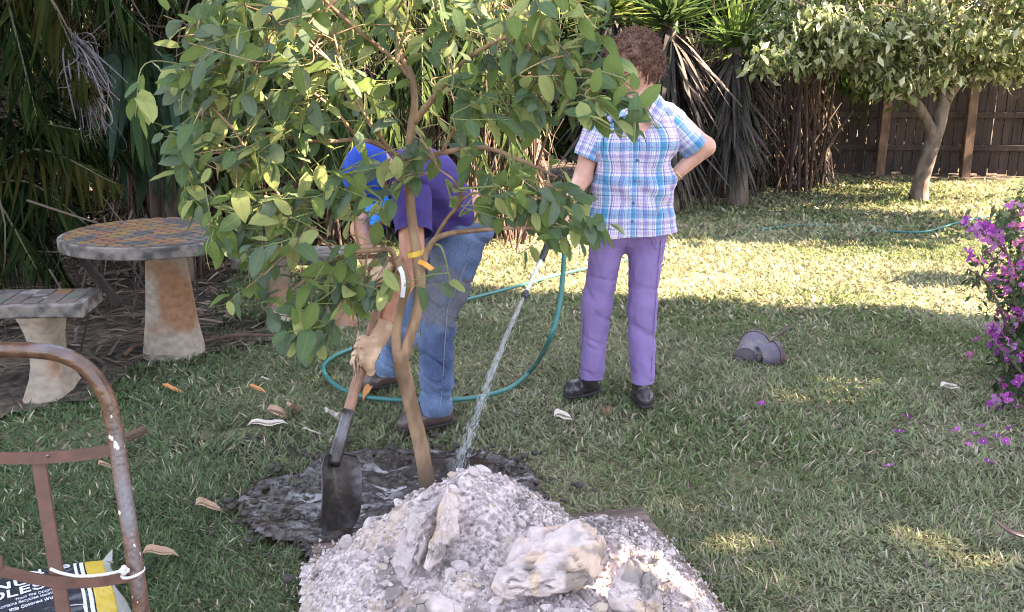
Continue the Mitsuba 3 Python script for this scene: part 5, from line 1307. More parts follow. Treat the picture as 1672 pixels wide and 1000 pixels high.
def denim_fn(p, n, uv):
    g = pn(p.x * 420, p.y * 420, p.z * 160); l = pf(p.x * 7, p.y * 7, p.z * 3, 3)
    c = pmix((0.045, 0.068, 0.145), (0.13, 0.18, 0.30), pss(.25, .75, l))
    stain = pss(.60, .68, pf(p.x * 5 + 1, p.y * 5, p.z * 3.4 + 5, 3))
    return pmix(c, (0.10, 0.09, 0.09), stain * .7) * (0.7 + .6 * g)
scene['denim'] = bumped(pr(proc(denim_fn), 0.85), lambda p, n, uv: pf(p.x * 13 + p.z * 5, p.y * 13, p.z * 20, 3), 0.014)
scene['purple_seam'] = pr((0.135, 0.08, 0.235), 0.8)
scene['seam_thread'] = pr((0.20, 0.21, 0.26), 0.8)
scene['cap_blue'] = bumped(pr((0.012, 0.055, 0.40), 0.8), lambda p, n, uv: pf(p.x * 90, p.y * 90, p.z * 90, 2), 0.003)
scene['cap_bright'] = pr((0.01, 0.22, 0.85), 0.55)
scene['glove_leather'] = bumped(pr(proc(lambda p, n, uv: pmix((0.38, 0.235, 0.15), (0.60, 0.42, 0.29), pss(.3, .7, pf(p.x * 24, p.y * 24, p.z * 24, 3)))), 0.75), lambda p, n, uv: pf(p.x * 45, p.y * 45, p.z * 45, 3), 0.006)
scene['button_blue'] = pr((0.08, 0.09, 0.22), 0.3)
scene['eye_white'] = pr((0.75, 0.73, 0.70), 0.2)
scene['lip'] = pr((0.50, 0.18, 0.15), 0.45)
scene['gold'] = pr((0.75, 0.52, 0.25), 0.3, metallic=.9)

def head_mesh(c, up, face, s=1.0):
    "a head with brow, nose, lips, chin and ears; c: middle of the skull"
    up = unit(up); face = unit(face - up * (face @ up)); side = np.cross(face, up)
    L = lambda f, u, d: c + face * f * s + up * u * s + side * d * s
    pr_ = [(L(-.018, .018, 0), L(.018, .024, 0), .082 * s, .078 * s), (L(.035, -.045, .012), L(.035, -.045, -.012), .052 * s, .052 * s), (L(.055, -.088, .008), L(.055, -.088, -.008), .026 * s, .026 * s),
           (L(.066, -.03, .030), L(.060, -.03, .036), .022 * s, .02 * s), (L(.066, -.03, -.030), L(.060, -.03, -.036), .022 * s, .02 * s), (L(.078, .012, .032), L(.078, .012, -.032), .013 * s, .013 * s),
           (L(.083, .0, 0), L(.104, -.036, 0), .009 * s, .012 * s, None, .008), (L(.092, -.040, .011), L(.092, -.040, -.011), .008 * s, .008 * s, None, .006),
           (L(.085, -.064, .016), L(.085, -.064, -.016), .0075 * s, .0075 * s, None, .006), (L(.083, -.075, .012), L(.083, -.075, -.012), .008 * s, .008 * s, None, .006)]
    for d in (1, -1):
        pr_.append((L(-.005, .012, .078 * d), L(.002, -.03, .075 * d), .012 * s, .008 * s, None, .006))
    def sockets(g, d):
        for q in (1, -1):
            e = np.linalg.norm(g - L(.090, -.006, .031 * q).astype(np.float32), axis=-1) - .013 * s
            d = -smin(-d, e, .008)
        return d
    return pr_, sockets, L
def eyes(t, L, s=1.0):
    for q in (1, -1):
        m = trimesh.creation.icosphere(subdivisions=2, radius=.0115 * s)
        part(t, 'eye', (np.array(m.vertices) + L(.072, -.006, .031 * q), np.array(m.faces)), 'eye_white', smooth=True)
        m = trimesh.creation.icosphere(subdivisions=2, radius=.0062 * s)
        part(t, 'iris', (np.array(m.vertices) + L(.0785, -.008, .031 * q), np.array(m.faces)), 'black_rubber', smooth=True)
def grip(axis_pt, axis, palm_dir, knuckle_dir, rg, wrist, s=1.0, thumb_up=1, fr=.0088):
    "prims of a hand closed round a rod: four fingers of unequal length, thumb from the side of the palm"
    a = unit(axis); pd = unit(palm_dir - a * (palm_dir @ a)); kd = np.cross(a, pd); kd = kd if kd @ knuckle_dir > 0 else -kd
    at = lambda th, rad, o: axis_pt + a * o + (math.cos(th) * pd + math.sin(th) * kd) * rad
    pr_ = []
    R = rg + fr * s
    kn = []
    for i, (o, ext, k) in enumerate(((.033, 3.45, .93), (.011, 3.85, 1.0), (-.011, 3.65, .96), (-.032, 3.15, .82))):
        o *= s * thumb_up
        th = np.linspace(.75, ext, 5)
        pts = [at(x, R + (.004 if j == 0 else 0) * s, o + .002 * (j == 2)) for j, x in enumerate(th)]
        rr = np.array([1.18, 1.05, 1.0, .92, .8]) * fr * s * k
        for j in range(4): pr_.append((pts[j], pts[j + 1], rr[j], rr[j + 1], None, .002))
        kn.append(pts[0])
        pm = at(-.25, R + .006 * s, o * .85)
        pr_.append((pm, pts[0], .0125 * s, .0115 * s, None, .006)); pr_.append((wrist, pm, .019 * s, .0135 * s, None, .014))
    tb = at(-.5, R + .004, .034 * s * thumb_up); 
    tp = [tb, at(-1.15, R + .004, .045 * s * thumb_up), at(-1.9, R, .040 * s * thumb_up), at(-2.5, R, .032 * s * thumb_up)]
    for j, rr in enumerate(((.0135, .012), (.012, .0108), (.0108, .009))): pr_.append((tp[j], tp[j + 1], rr[0] * s, rr[1] * s, None, .005))
    pr_.append((wrist, tb, .018 * s, .0135 * s, None, .012))
    return pr_
def shoe(heel, toe, ankle, s=1.0, r0=.036, r1=.038):
    h, t_, a = map(np.asarray, (heel, toe, ankle))
    d = unit(t_ - h); L = np.linalg.norm(t_ - h)
    pr_ = [(h + [0, 0, .040], h + d * L * .35 + [0, 0, .048], r0, r0 + .002), (h + d * L * .35 + [0, 0, .046], h + d * L * .72 + [0, 0, .036], r0 + .001, r1), (h + d * L * .72 + [0, 0, .036], t_ - d * .03 + [0, 0, .028], r1 + .004, .028), (a, h + d * .035 + [0, 0, .05], .040, .040)]
    def sole(g, dd): return np.maximum(dd, .004 - g[..., 2])
    v, f = blob(pr_, .006, .02, .02, sole)
    pr2 = [(h + [0, 0, .008], h + d * L * .4 + [0, 0, .008], r0 + .004, r0 + .002), (h + d * L * .4 + [0, 0, .008], t_ - d * .032 + [0, 0, .008], r1 + .006, .033)]
    def flat(g, dd): return np.maximum(np.maximum(dd, g[..., 2] - .016), .001 - g[..., 2])
    s2 = blob(pr2, .005, .02, .02, flat)
    return (v, f), s2
def surf(m, px, py):
    "the nearest point of the mesh on the line of sight through this pixel of the photograph"
    o = np.array([[0, 0, CAMH]]); d = unit(ray(px, py))[None]
    loc, _, idx = trimesh.Trimesh(*m, process=False).ray.intersects_location(o, d)
    i = np.argmin(loc[:, 1])
    return loc[i], trimesh.Trimesh(*m, process=False).face_normals[idx[i]]

def make_woman():
    t = thing('person', 'person with curly brown hair, plaid shirt and purple trousers with hand on hip', 'person')
    Y = 3.87
    W = lambda x, y, d=0.0: P(x, y, Y + d)
    # trousers
    legs = [(W(1003, 372), W(1054, 370), .098, .098), (W(992, 398), W(974, 500, -.02), .079, .061), (W(974, 500, -.02), W(966, 626, .0), .061, .056), (W(1054, 396), W(1049, 500, -.03), .081, .062), (W(1049, 500, -.03), W(1048, 632, -.06), .062, .057)]
    m = blob(legs, .010, .03)
    v, f = m
    kz = W(1049, 505)[2]
    # knee creases and drape
    n = vnormals(v, f)
    fold = np.sin((v[:, 2] - kz) * 60 + v[:, 0] * 25 + 3 * meshkit.noise(v * 7, 3)) * np.exp(-((v[:, 2] - kz + .06) / .16) ** 2)
    v = v + n * (fold * .0022)[:, None]
    crease = np.abs(meshkit.noise(v @ np.array([[1, 0, .5], [0, 1, 0], [-.5, 0, 1]]) * [5, 5, 11.0], 17) - .5)
    v = v - n * (np.clip(.06 - crease, 0, 1) * .09 * np.clip((W(1000, 400)[2] - v[:, 2]) / .1, 0, 1))[:, None]
    m = wrinkle(v, f, .012, 6.0, 11, (1, 1, .45)); m = wrinkle(*m, .007, 17.0, 19, (1.6, 1.6, .45))
    m = cut(m, W(965, 616), (0, 0, 1)); m = cut(m, W(1040, 379), (0, 0, -1)) if False else m
    tr = part(t, 'trousers', m, 'purple_cotton', smooth=True)
    for pts in (((1079, 392), (1074, 440), (1070, 500), (1066, 560), (1063, 612)), ((952, 420), (956, 470), (953, 520), (950, 570), (949, 606)), ((1060, 388), (1068, 402), (1078, 418)), ((1024, 384), (1024, 396), (1021, 410))):
        line = []
        for q in pts:
            try: c, n_ = surf(m, *q); line.append(c + n_ * .0008)
            except Exception: pass
        if len(line) > 2: part(tr, 'seam', tube(spline(np.array(line), 6), .0018, 5), 'purple_seam', smooth=True)
    for i, (heel, toe, ank) in enumerate(((G(966, 632), G(921, 648), W(965, 616)), (W(1047, 634, -.04), None, W(1047, 624, -.06)))):
        if i == 1:
            heel = np.array([W(1047, 640)[0], 3.93, 0]); toe = np.array([P(1056, 655, 3.72)[0], 3.72, 0])
        else:
            heel = np.array([heel[0], 3.95, 0]); toe = np.array([toe[0], 3.86, 0])
        up_, so = shoe(heel, toe, np.asarray(ank) * [1, 1, 0] + [0, 0, .10])
        k = part(t, 'shoe', up_, 'shoe_leather', smooth=True); part(k, 'sole', so, 'shoe_sole', smooth=50)
    # shirt
    tor = [(W(990, 196), W(1088, 188), .052, .055), (W(1030, 172, .02), W(1052, 172, .02), .05, .05), (W(1003, 232), W(1071, 229), .103, .103), (W(1003, 246, -.045), W(1006, 256, -.045), .066, .066), (W(1062, 244, -.045), W(1060, 254, -.045), .066, .066),
           (W(1004, 300, -.01), W(1066, 299, -.01), .099, .099), (W(1001, 352), W(1058, 351), .112, .112), (W(998, 400), W(1061, 398), .121, .121)]
    v, f = blob(tor, .010, .05)
    n = vnormals(v, f)
    drape = np.sin(v[:, 0] * 42 + 6 * meshkit.noise(v * [4, 4, 2.0], 5)) * np.clip((1.15 - v[:, 2]) / .35, 0, 1)
    diag = np.sin((v[:, 0] * .8 + v[:, 2]) * 55 + 5 * meshkit.noise(v * 5, 6)) * np.exp(-((v[:, 2] - W(1090, 300)[2]) / .12) ** 2)
    v = v + n * (drape * .007 + diag * .005)[:, None]
    v, f = wrinkle(v, f, .014, 7.0, 12, (1, 1, .5))
    v, f = cut((v, f), W(1030, 381), unit(W(1096, 378) - W(966, 386)) @ np.array([[0, 0, 1.0], [0, 1, 0], [-1, 0, 0]]) * [1, 0, 1])
    shirt_full = (v, f)
    # the open V at the neck
    ce = v[f].mean(1); a, b, c = W(1019, 160), W(1062, 160), W(1043, 200)
    u = (ce[:, 0] - a[0]) / (b[0] - a[0]); tt = (a[2] - ce[:, 2]) / (a[2] - c[2])
    vee = (ce[:, 1] < Y) & (tt > -.6) & (tt < 1) & (np.abs(u - .5 - .05 * tt) < .5 * (1 - np.clip(tt, 0, 1)))
    f2 = f[~vee]
    cx = W(1035, 280)[0]
    uv = np.stack([np.arctan2(v[:, 0] - cx, -(v[:, 1] - Y) + 1e-6) * .15 + .03, v[:, 2]], -1)
    part(t, 'shirt', (v, f2), 'plaid_cotton', smooth=True, uv=uv)
    def sleeve(a, b, ra, rb, seed):
        a, b = np.asarray(a), np.asarray(b)
        mm = blob([(a, b + (b - a) * .25, ra, rb)], .008, .02)
        mm = wrinkle(*mm, .016, 9.0, seed)
        mm = cut(mm, b, a - b)
        d = unit(b - a); x = unit(np.cross(d, [0, 1.0, 0])); y = np.cross(d, x); q = mm[0] - a
        uv_ = np.stack([np.arctan2(q @ x, q @ y) * .066, q @ d], -1)
        part(t, 'sleeve', mm, 'plaid_cotton', smooth=True, uv=uv_)
    sleeve(W(1092, 194), W(1136, 242, .01), .062, .062, 14)
    sleeve(W(980, 205), W(957, 258, -.01), .060, .060, 15)
    # collar and buttons
    for sx in (1, -1):          # the two wings of the collar
        X = lambda x: 1042 + sx * (x - 1042)
        inner = spline(np.array([W(1042, 147, .066), W(X(1060), 149, .045), W(X(1067), 158, -.02), W(X(1062), 176, -.085), W(X(1045), 199, -.116)]), 5)
        outer = spline(np.array([W(1042, 160, .088), W(X(1072), 158, .062), W(X(1088), 170, -.02), W(X(1083), 192, -.100), W(X(1070), 206, -.124)]), 5)
        rows = [inner * (1 - q) + outer * q + np.array([0, -.004, .014 * math.sin(q * 3.14)]) for q in (0, .3, .6, 1)]
        n_ = len(inner); V = np.vstack(rows)
        f_ = tri([[i * n_ + j, i * n_ + j + 1, (i + 1) * n_ + j + 1, (i + 1) * n_ + j] for i in range(3) for j in range(n_ - 1)])
        N = vnormals(V, f_); V2 = V - N * .003; k_ = len(V)
        part(t, 'collar', (np.vstack([V, V2]), np.vstack([f_, f_[:, ::-1] + k_])), 'plaid_cotton', smooth=True, uv=np.tile(np.stack([V[:, 0] * .8 - V[:, 2] * .6, V[:, 2] * .8 + V[:, 0] * .6], -1), (2, 1)))
    for px, py in ((1044, 205), (1042, 230), (1040, 262), (1037, 296), (1034, 332), (1032, 362)):
        c, n_ = surf(shirt_full, px, py)
        m = trimesh.creation.cylinder(radius=.0062, height=.005, sections=14)
        part(t, 'button', (np.array(m.vertices) @ trimesh.geometry.align_vectors([0, 0, 1], n_)[:3, :3].T + c, np.array(m.faces)), 'button_blue', smooth=40)
    # skin: head, neck, arms, hands in one surface
    hc = W(1035, 104, -.02); up_ = np.array([-.30, -.42, 1.0]); face = np.array([-.60, -.62, -.62])
    hp, soc, L = head_mesh(hc, up_, face, .97)
    sk = hp + [(W(1046, 140, .01), W(1044, 175, .01), .052, .058), (W(1044, 175, .0), W(1042, 215, -.015), .062, .085)]
    sk += [(W(1098, 192), W(1152, 240, .02), .044, .038), (W(1152, 240, .02), W(1103, 286, .02), .041, .027)]
    wr = P(918, 345, 3.56)
    sk += [(W(972, 205), W(952, 290, -.01), .044, .039), (W(952, 290, -.01), wr, .039, .026)]
    # left hand on the hip: palm and five fingers reaching behind
    w0 = W(1103, 286, .02); pdir = unit(W(1086, 303, .06) - w0)
    for i, (o, l, rr) in enumerate(((-.028, .072, .0085), (-.009, .082, .009), (.010, .078, .0088), (.028, .062, .0078))):
        sd = unit(np.array([.55, .25, .8])); a = w0 + pdir * .062 + sd * o; b = a + unit(pdir + [0, .35, 0]) * l * .5; c = b + unit(pdir * .5 + np.array([-.1, 1.0, 0])) * l * .5
        sk += [(w0, a, .020, .012, None, .012), (a, b, rr * 1.1, rr, None, .004), (b, c, rr, rr * .85, None, .004)]
    th = w0 + pdir * .02 + unit(np.array([.55, .25, .8])) * .03
    sk += [(w0, th, .018, .013, None, .01), (th, th + unit(pdir + np.array([0, -.7, .4])) * .04, .012, .0095, None, .004), (th + unit(pdir + np.array([0, -.7, .4])) * .04, th + unit(pdir + np.array([0, -.7, .4])) * .04 + pdir * .025, .0095, .008, None, .004)]
    sk += grip(WAND0 + unit(WAND1 - WAND0) * .03, -(WAND1 - WAND0), np.array([1.0, -.25, .5]), np.array([-.3, -1.0, .0]), .016, wr + (HAND_R - wr) * .25, 1.0, 1)
    m = blob(sk, .0045, .02, .02, soc)
    part(t, 'body', m, 'skin', smooth=True)
    eyes(t, L, .97)
    q = L(.089, -.070, 0); m = blob([(L(.086, -.068, .020), L(.0905, -.067, 0), .004, .006), (L(.0905, -.067, 0), L(.086, -.068, -.020), .006, .004), (L(.085, -.076, .014), L(.085, -.076, -.014), .006, .006)], .002, .004, .01)
    part(t, 'lips', m, 'lip', smooth=True)
    # curly hair
    r = rng(31)
    hp = [(L(-.030, .030, 0), L(.005, .044, 0), .088, .083), (L(-.04, -.03, .044), L(-.04, -.03, -.044), .053, .053), (L(.0, .0, .063), L(-.02, -.045, .060), .033, .027), (L(.0, .0, -.063), L(-.02, -.045, -.060), .033, .027), (L(.050, .062, .03), L(.050, .062, -.03), .034, .034)]
    v, f = blob(hp, .006, .03)
    n = vnormals(v, f)
    v = v + n * ((meshkit.fbm(v * 42, 3, 8) - .5) * .030)[:, None]
    k = part(t, 'hair', (v, f), 'curly_hair', smooth=True)
    idx = r.integers(0, len(v), 1500); curls = []
    for i in idx:
        p0 = v[i]; nn = n[i]; rad = r.uniform(.003, .013); a0 = r.random() * 6.283
        u_ = unit(np.cross(nn, r.normal(0, 1, 3))); w_ = np.cross(nn, u_)
        s = np.linspace(0, 1.4 + r.random(), 9) * 3.1
        c = p0 + nn * (s[:, None] * .004) + rad * (np.cos(s + a0)[:, None] * u_ + np.sin(s + a0)[:, None] * nn * .8)
        curls.append(tube(c, np.linspace(.0016, .0008, 9), 4, False))
    part(k, 'curls', cat(curls), 'curly_hair', smooth=True, kind='stuff')
    # bangle
    c = W(1105, 284, .02); m = trimesh.creation.torus(.031, .0032, major_sections=28, minor_sections=8)
    ax = unit(W(1152, 240, .02) - W(1103, 286, .02))
    part(t, 'bangle', (np.array(m.vertices) @ trimesh.geometry.align_vectors([0, 0, 1], ax)[:3, :3].T + c, np.array(m.faces)), 'gold', smooth=True)
make_woman()

def make_man():
    t = thing('person', 'person in blue cap, purple shirt and jeans bending over a shovel behind the young tree', 'person')
    # jeans
    legs = [(P(762, 362, 3.60), P(728, 388, 3.64), .112, .118), (P(748, 395, 3.55), P(715, 530, 3.46), .102, .076), (P(715, 530, 3.46), P(712, 690, 3.52), .075, .064), (P(712, 405, 3.80), P(656, 545, 3.90), .098, .070), (P(656, 545, 3.90), P(628, 620, 4.05), .070, .060)]
    v, f = blob(legs, .011, .035)
    n = vnormals(v, f); kz = P(715, 530, 3.46)[2]
    fold = np.sin((v[:, 2] + v[:, 0] * .4) * 48 + 4 * meshkit.noise(v * 6, 13)) * (np.exp(-((v[:, 2] - kz) / .16) ** 2) + np.exp(-((v[:, 2] - .12) / .08) ** 2) + np.exp(-((v[:, 2] - .80) / .10) ** 2))
    v = v + n * (fold * .006)[:, None]
    crease = np.abs(meshkit.noise(v @ np.array([[1, 0, .6], [0, 1, 0], [-.6, 0, 1]]) * [6, 6, 12.0], 27) - .5)
    v = v - n * (np.clip(.08 - crease, 0, 1) * .16)[:, None]
    v, f = wrinkle(v, f, .022, 6.5, 23, (1, 1, .5))
    m = cut((v, f), P(712, 672, 3.52), (0, 0, 1))
    jeans = m
    part(t, 'jeans', m, 'denim', smooth=True)
    # pale seam down the outside of the near leg
    pts = []
    for px, py in ((770, 400), (757, 440), (745, 470), (732, 500), (727, 540), (724, 590), (721, 640), (718, 664)):
        try: c, n_ = surf(jeans, px, py); pts.append(c + n_ * .003)
        except Exception: pass
    if len(pts) > 3: part(t, 'seam', tube(spline(np.array(pts), 8), .0016, 6), 'seam_thread', smooth=True)
    w0, w1 = P(770, 345, 3.60), P(778, 352, 3.60)
    # shoes
    for heel, toe, ank, dz in (((P(726, 690, 3.56)), P(648, 697, 3.46), P(713, 665, 3.53), 0), (P(640, 628, 4.06), P(592, 634, 3.98), P(630, 605, 4.04), 0)):
        heel, toe, ank = heel * [1, 1, 0], toe * [1, 1, 0], ank * [1, 1, 0] + [0, 0, .11]
        up_, so = shoe(heel, toe, ank, 1.0, .040, .042)
        k = part(t, 'shoe', up_, 'brown_leather', smooth=True); part(k, 'sole', so, 'shoe_sole', smooth=50)
    # shirt
    tor = [(P(742, 352, 3.60), P(692, 305, 3.48), .118, .142), (P(692, 305, 3.48), P(664, 292, 3.44), .140, .120), (P(668, 300, 3.33), P(648, 300, 3.58), .075, .075), (P(690, 345, 3.48), P(672, 385, 3.46), .085, .055)]
    v, f = blob(tor, .011, .05)
    n = vnormals(v, f)
    d = np.sin((v[:, 0] + v[:, 2] * .7) * 40 + 5 * meshkit.noise(v * 5, 33))
    v = v + n * (d * .007)[:, None]
    v, f = wrinkle(v, f, .02, 6.0, 34)
    v, f = cut((v, f), P(752, 352, 3.60), P(692, 305, 3.48) - P(742, 352, 3.60))
    part(t, 'shirt', (v, f), 'purple_knit', smooth=True)
    for a, b, s in ((P(668, 312, 3.33), P(674, 382, 3.24), 35), (P(642, 318, 3.58), P(612, 352, 3.48), 36)):
        mm = wrinkle(*blob([(a, b + (b - a) * .3, .078, .070)], .009), .016, 9, s); part(t, 'sleeve', cut(mm, b, a - b), 'purple_knit', smooth=True)
    # skin
    hc = P(612, 284, 3.34); up_ = np.array([-.80, -.50, .22]); face = np.array([-.30, -.25, -.92])
    hp, soc, L = head_mesh(hc, up_, face, 1.0)
    wl, wf = P(624, 540, 3.03), P(606, 424, 3.17)
    sk = hp + [(hc - unit(up_) * .06, P(664, 292, 3.44), .058, .066), (P(668, 312, 3.33), P(674, 428, 3.17), .052, .044), (P(674, 428, 3.17), wl, .046, .030), (P(642, 318, 3.58), P(592, 375, 3.40), .050, .042), (P(592, 375, 3.40), wf, .043, .030), (P(748, 357, 3.60), P(762, 352, 3.60), .118, .108)]
    part(t, 'body', blob(sk, .0055, .025, .02, soc), 'ruddy_skin', smooth=True)
    eyes(t, L)
    # leather gloves closed round the handle
    ax = SH_D
    def on_handle(py, ):
        s = np.linspace(0, 1.2, 400); q = SH_A + SH_D * s[:, None]
        yy = np.array([CY - F * ((p_[1] * -0 + (p_[2] - CAMH) * cp + p_[1] * sp_) / (p_[1] * cp - (p_[2] - CAMH) * sp_)) for p_ in q])
        return q[np.argmin(np.abs(yy - py))]
    for py, wrist, el in ((578, wl, P(674, 428, 3.17)), (452, wf, P(592, 375, 3.40))):
        c = on_handle(py)
        pd = np.array([.35, -1.0, .2]) if py > 500 else np.array([-.5, -1.0, .2])
        kd = np.array([-1.0, 0, -.1]) if py > 500 else np.array([-1.0, .0, -.4])
        h = grip(c, ax, pd, kd, .0195, wrist + (c - wrist) * .2, 1.28, -1 if py > 500 else 1, .0098)
        d = unit(wrist - el)
        h += [(wrist - d * .03, wrist + (c - wrist) * .35, .043, .036, None, .015)]
        v, f = blob(h, .004, .014)
        v, f = cut((v, f), wrist - d * .028, d)
        v, f = wrinkle(v, f, .004, 22.0, 41)
        k = part(t, 'glove', (v, f), 'glove_leather', smooth=True)
        # stitched cuff line
        a = np.linspace(0, 2 * math.pi, 26); u_ = unit(np.cross(d, [0, 0, 1.0])); w_ = np.cross(u_, d)
        part(k, 'cuff', tube(np.array([wrist - d * .026 + .0435 * (math.cos(x) * u_ + math.sin(x) * w_) for x in a]), .0028, 6, False), 'glove_leather', smooth=True)
    # cap: dome and brim
    up_ = unit(up_); fc = unit(face - up_ * (face @ up_)); sd = np.cross(fc, up_)
    ico = trimesh.creation.icosphere(subdivisions=4); q = np.array(ico.vertices)
    v = hc + up_ * .012 + np.outer(q[:, 0] * .098, sd) + np.outer(q[:, 1] * .116, fc) + np.outer(np.maximum(q[:, 2], -.12) * .112, up_)
    v = v + unit(v - hc) * ((meshkit.fbm(v * 18, 3, 3) - .5) * .010)[:, None]
    k = part(t, 'cap', (v, np.array(ico.faces)), 'cap_blue', smooth=True)
    a = np.linspace(-1.15, 1.15, 24); rows = []
    for s in np.linspace(0, 1, 8):
        rows.append([hc + up_ * (-.002 - .022 * s ** 2 + .028 * (1 - math.cos(x)) * -s) + sd * math.sin(x) * (.100 + .004 * s) + fc * (math.cos(x) * .112 + s * .082 * math.cos(x * .8)) for x in a])
    V = np.array(rows).reshape(-1, 3); m_ = len(a)
    f = tri([[i * m_ + j, i * m_ + j + 1, (i + 1) * m_ + j + 1, (i + 1) * m_ + j] for i in range(7) for j in range(m_ - 1)])
    n = vnormals(V, f); kk = len(V)
    part(k, 'brim', (np.vstack([V + n * .0015, V - n * .0015]), np.vstack([f, f[:, ::-1] + kk])), 'cap_bright', smooth=True)
    s = trimesh.creation.icosphere(subdivisions=2, radius=.009)
    part(k, 'cap_button', (np.array(s.vertices) * 1 + hc + up_ * .124, np.array(s.faces)), 'cap_blue', smooth=True)
make_man()
# ------------------------------------------------------------------ bougainvillea at the right edge
def make_bougainvillea():
    t = thing('bougainvillea', 'bougainvillea shrub with purple magenta blossoms at the right edge', 'shrub')
    r = rng(501)
    root = np.array([P(1700, 700, 3.9)[0], 4.0, -.03])
    stems = [[(1690, 700, 3.95), (1660, 600, 3.9), (1640, 520, 3.85), (1610, 460, 3.8), (1580, 440, 3.75)], [(1690, 660, 3.95), (1670, 540, 3.95), (1650, 430, 3.9), (1620, 390, 3.85), (1585, 365, 3.8)],
             [(1700, 620, 4.0), (1680, 480, 4.0), (1665, 400, 4.0), (1650, 340, 4.0)], [(1690, 720, 3.9), (1655, 680, 3.8), (1630, 660, 3.75), (1600, 690, 3.7)], [(1700, 660, 3.9), (1660, 600, 3.75), (1625, 560, 3.7)], [(1720, 600, 4), (1730, 450, 4), (1710, 340, 4)]]
    for s in stems:
        q = np.array([root] + [P(*a) for a in s])
        part(t, 'stem', stube(np.c_[q, np.linspace(.016, .0035, len(q))], 7, 6), 'tree_bark', smooth=True)
    # leaves
    pts = []
    for px, py, sx, sy, n in ((1665, 470, 24, 60, 420), (1660, 600, 25, 55, 460), (1645, 560, 25, 30, 120), (1650, 690, 30, 40, 260), (1690, 560, 30, 120, 500), (1625, 470, 22, 30, 70), (1610, 420, 20, 22, 40), (1650, 380, 22, 30, 90), (1590, 450, 14, 14, 24), (1720, 480, 30, 100, 200)):
        for _ in range(n): pts.append(P(px + r.normal(0, sx * .6), py + r.normal(0, sy * .6), 3.95 + r.normal(0, .14)))
    pts = np.array(pts); pts = pts[pts[:, 2] > .02]
    m, c = leaf_cloud(pts, .046, [(.05, .085, .04), (.07, .10, .05), (.035, .06, .03), (.10, .09, .06)], 502)
    part(t, 'leaves', m, 'foliage_glossy', color=c, kind='stuff')
    # each blossom: three papery bracts round tiny pale flowers
    def bract(seed):
        V, Fs, o = [], [], 0
        for k in range(3):
            v, f, _ = leaf_template(.42, .25, -.22, 4)
            a = k * 2.094
            R = rotz(a) @ rot([1, 0, 0], .75)
            V.append(v @ R.T * .034); Fs.append(f + o); o += len(v)
        v, f = tube(np.array([[0, 0, 0], [0, 0, .016]]), [.0014, .0026], 5); V.append(v); Fs.append(f + o)
        return np.vstack(V), np.vstack(Fs), o
    v, f, no = bract(0)
    cols = [(.36, .07, .33), (.42, .12, .38), (.25, .05, .27), (.42, .14, .27), (.40, .18, .38)]
    shapes = []
    for c in cols:
        col = np.repeat(np.array([c]), len(v), 0); col[no:] = (.7, .6, .6)
        shapes.append(mikit.ply((v, f), 'foliage', color=col, smooth=False))
    spots = [(1590, 365, 20, 10, 9), (1615, 385, 16, 12, 9), (1655, 380, 16, 14, 10), (1590, 420, 14, 12, 7), (1650, 430, 22, 28, 24), (1635, 450, 20, 20, 12), (1660, 480, 12, 24, 10), (1635, 555, 24, 22, 26), (1650, 575, 14, 16, 20), (1655, 520, 12, 12, 10), (1620, 540, 10, 10, 8), (1640, 660, 20, 12, 14), (1660, 340, 8, 8, 4), (1655, 625, 12, 12, 8), (1600, 380, 14, 10, 6), (1690, 450, 15, 60, 14)]
    for px, py, sx, sy, n in spots:
        for _ in range(n):
            p = P(px + r.normal(0, sx * .75), py + r.normal(0, sy * .75), 3.80 + r.normal(0, .08))
            R = basis(r.normal(0, 1, (1, 3)), np.array([-.3, -.6, .5]) + r.normal(0, .9, 3), 1.0)[0] * r.uniform(.55, .95) * np.array([[r.uniform(.6, 1), 1, r.uniform(.8, 1.5)]])
            part(t, 'blossom', None, None, shape=shapes[r.integers(0, 5)], to_world=tw(R, p))
    # fallen bracts
    word = ['fallen purple bract on the lawn farthest left of the shrub', 'single fallen purple bract on the lawn left of the shrub', 'fallen bract with pale tip standing in the grass', 'fallen purple bract directly below the shrub']
    def fallen(px, py, label, group=None):
        k = thing('fallen_bract', label, 'fallen flower', group)
        p = G(px, py, .028); R = basis(r.normal(0, 1, (1, 3)) * [1, 1, .2], np.array([0, 0, 1.0]) + r.normal(0, .3, 3), 1.0)[0] * .95
        scene[k] = {**shapes[r.integers(0, 3)], 'to_world': tw(R * .75, p)}
    fallen(1481, 681, 'fallen purple bract on open lawn, upper of the two left of the shrub'); fallen(1468, 706, 'fallen purple bract on open lawn, lower of the two left of the shrub'); fallen(1562, 703, 'purple bract with pale tip standing in the grass beside the shrub')
    for i, (px, py) in enumerate(((1580, 727), (1591, 709), (1600, 697), (1605, 723), (1613, 755), (1627, 714), (1641, 722), (1650, 700))):
        fallen(px, py, ['leftmost', 'second from the left', 'third from the left', 'fourth from the left', 'fifth from the left and nearest the camera', 'sixth from the left', 'second from the right', 'rightmost'][i] + ' of the fallen bracts below the bougainvillea', 'fallen bracts below the bougainvillea')
    for px, py, l in ((1243, 660, 'small pink bract lying alone on the lawn behind the rubble heap'), (1452, 762, 'small reddish bract alone on the lawn below the two purple ones')):
        fallen(px, py, l)
make_bougainvillea()
b = shrub('background_shrub', 'pale leafy shrub tip above the bougainvillea at the right edge', 'shrub', (P(1690, 325, 6.4)[0], 6.4, P(1690, 325, 6.4)[2] - .05), (.28, .25, .16), 26, 14, .09, [(.11, .13, .07), (.14, .16, .09)], 520, 'shrubs at the back of the garden', spread=.07)

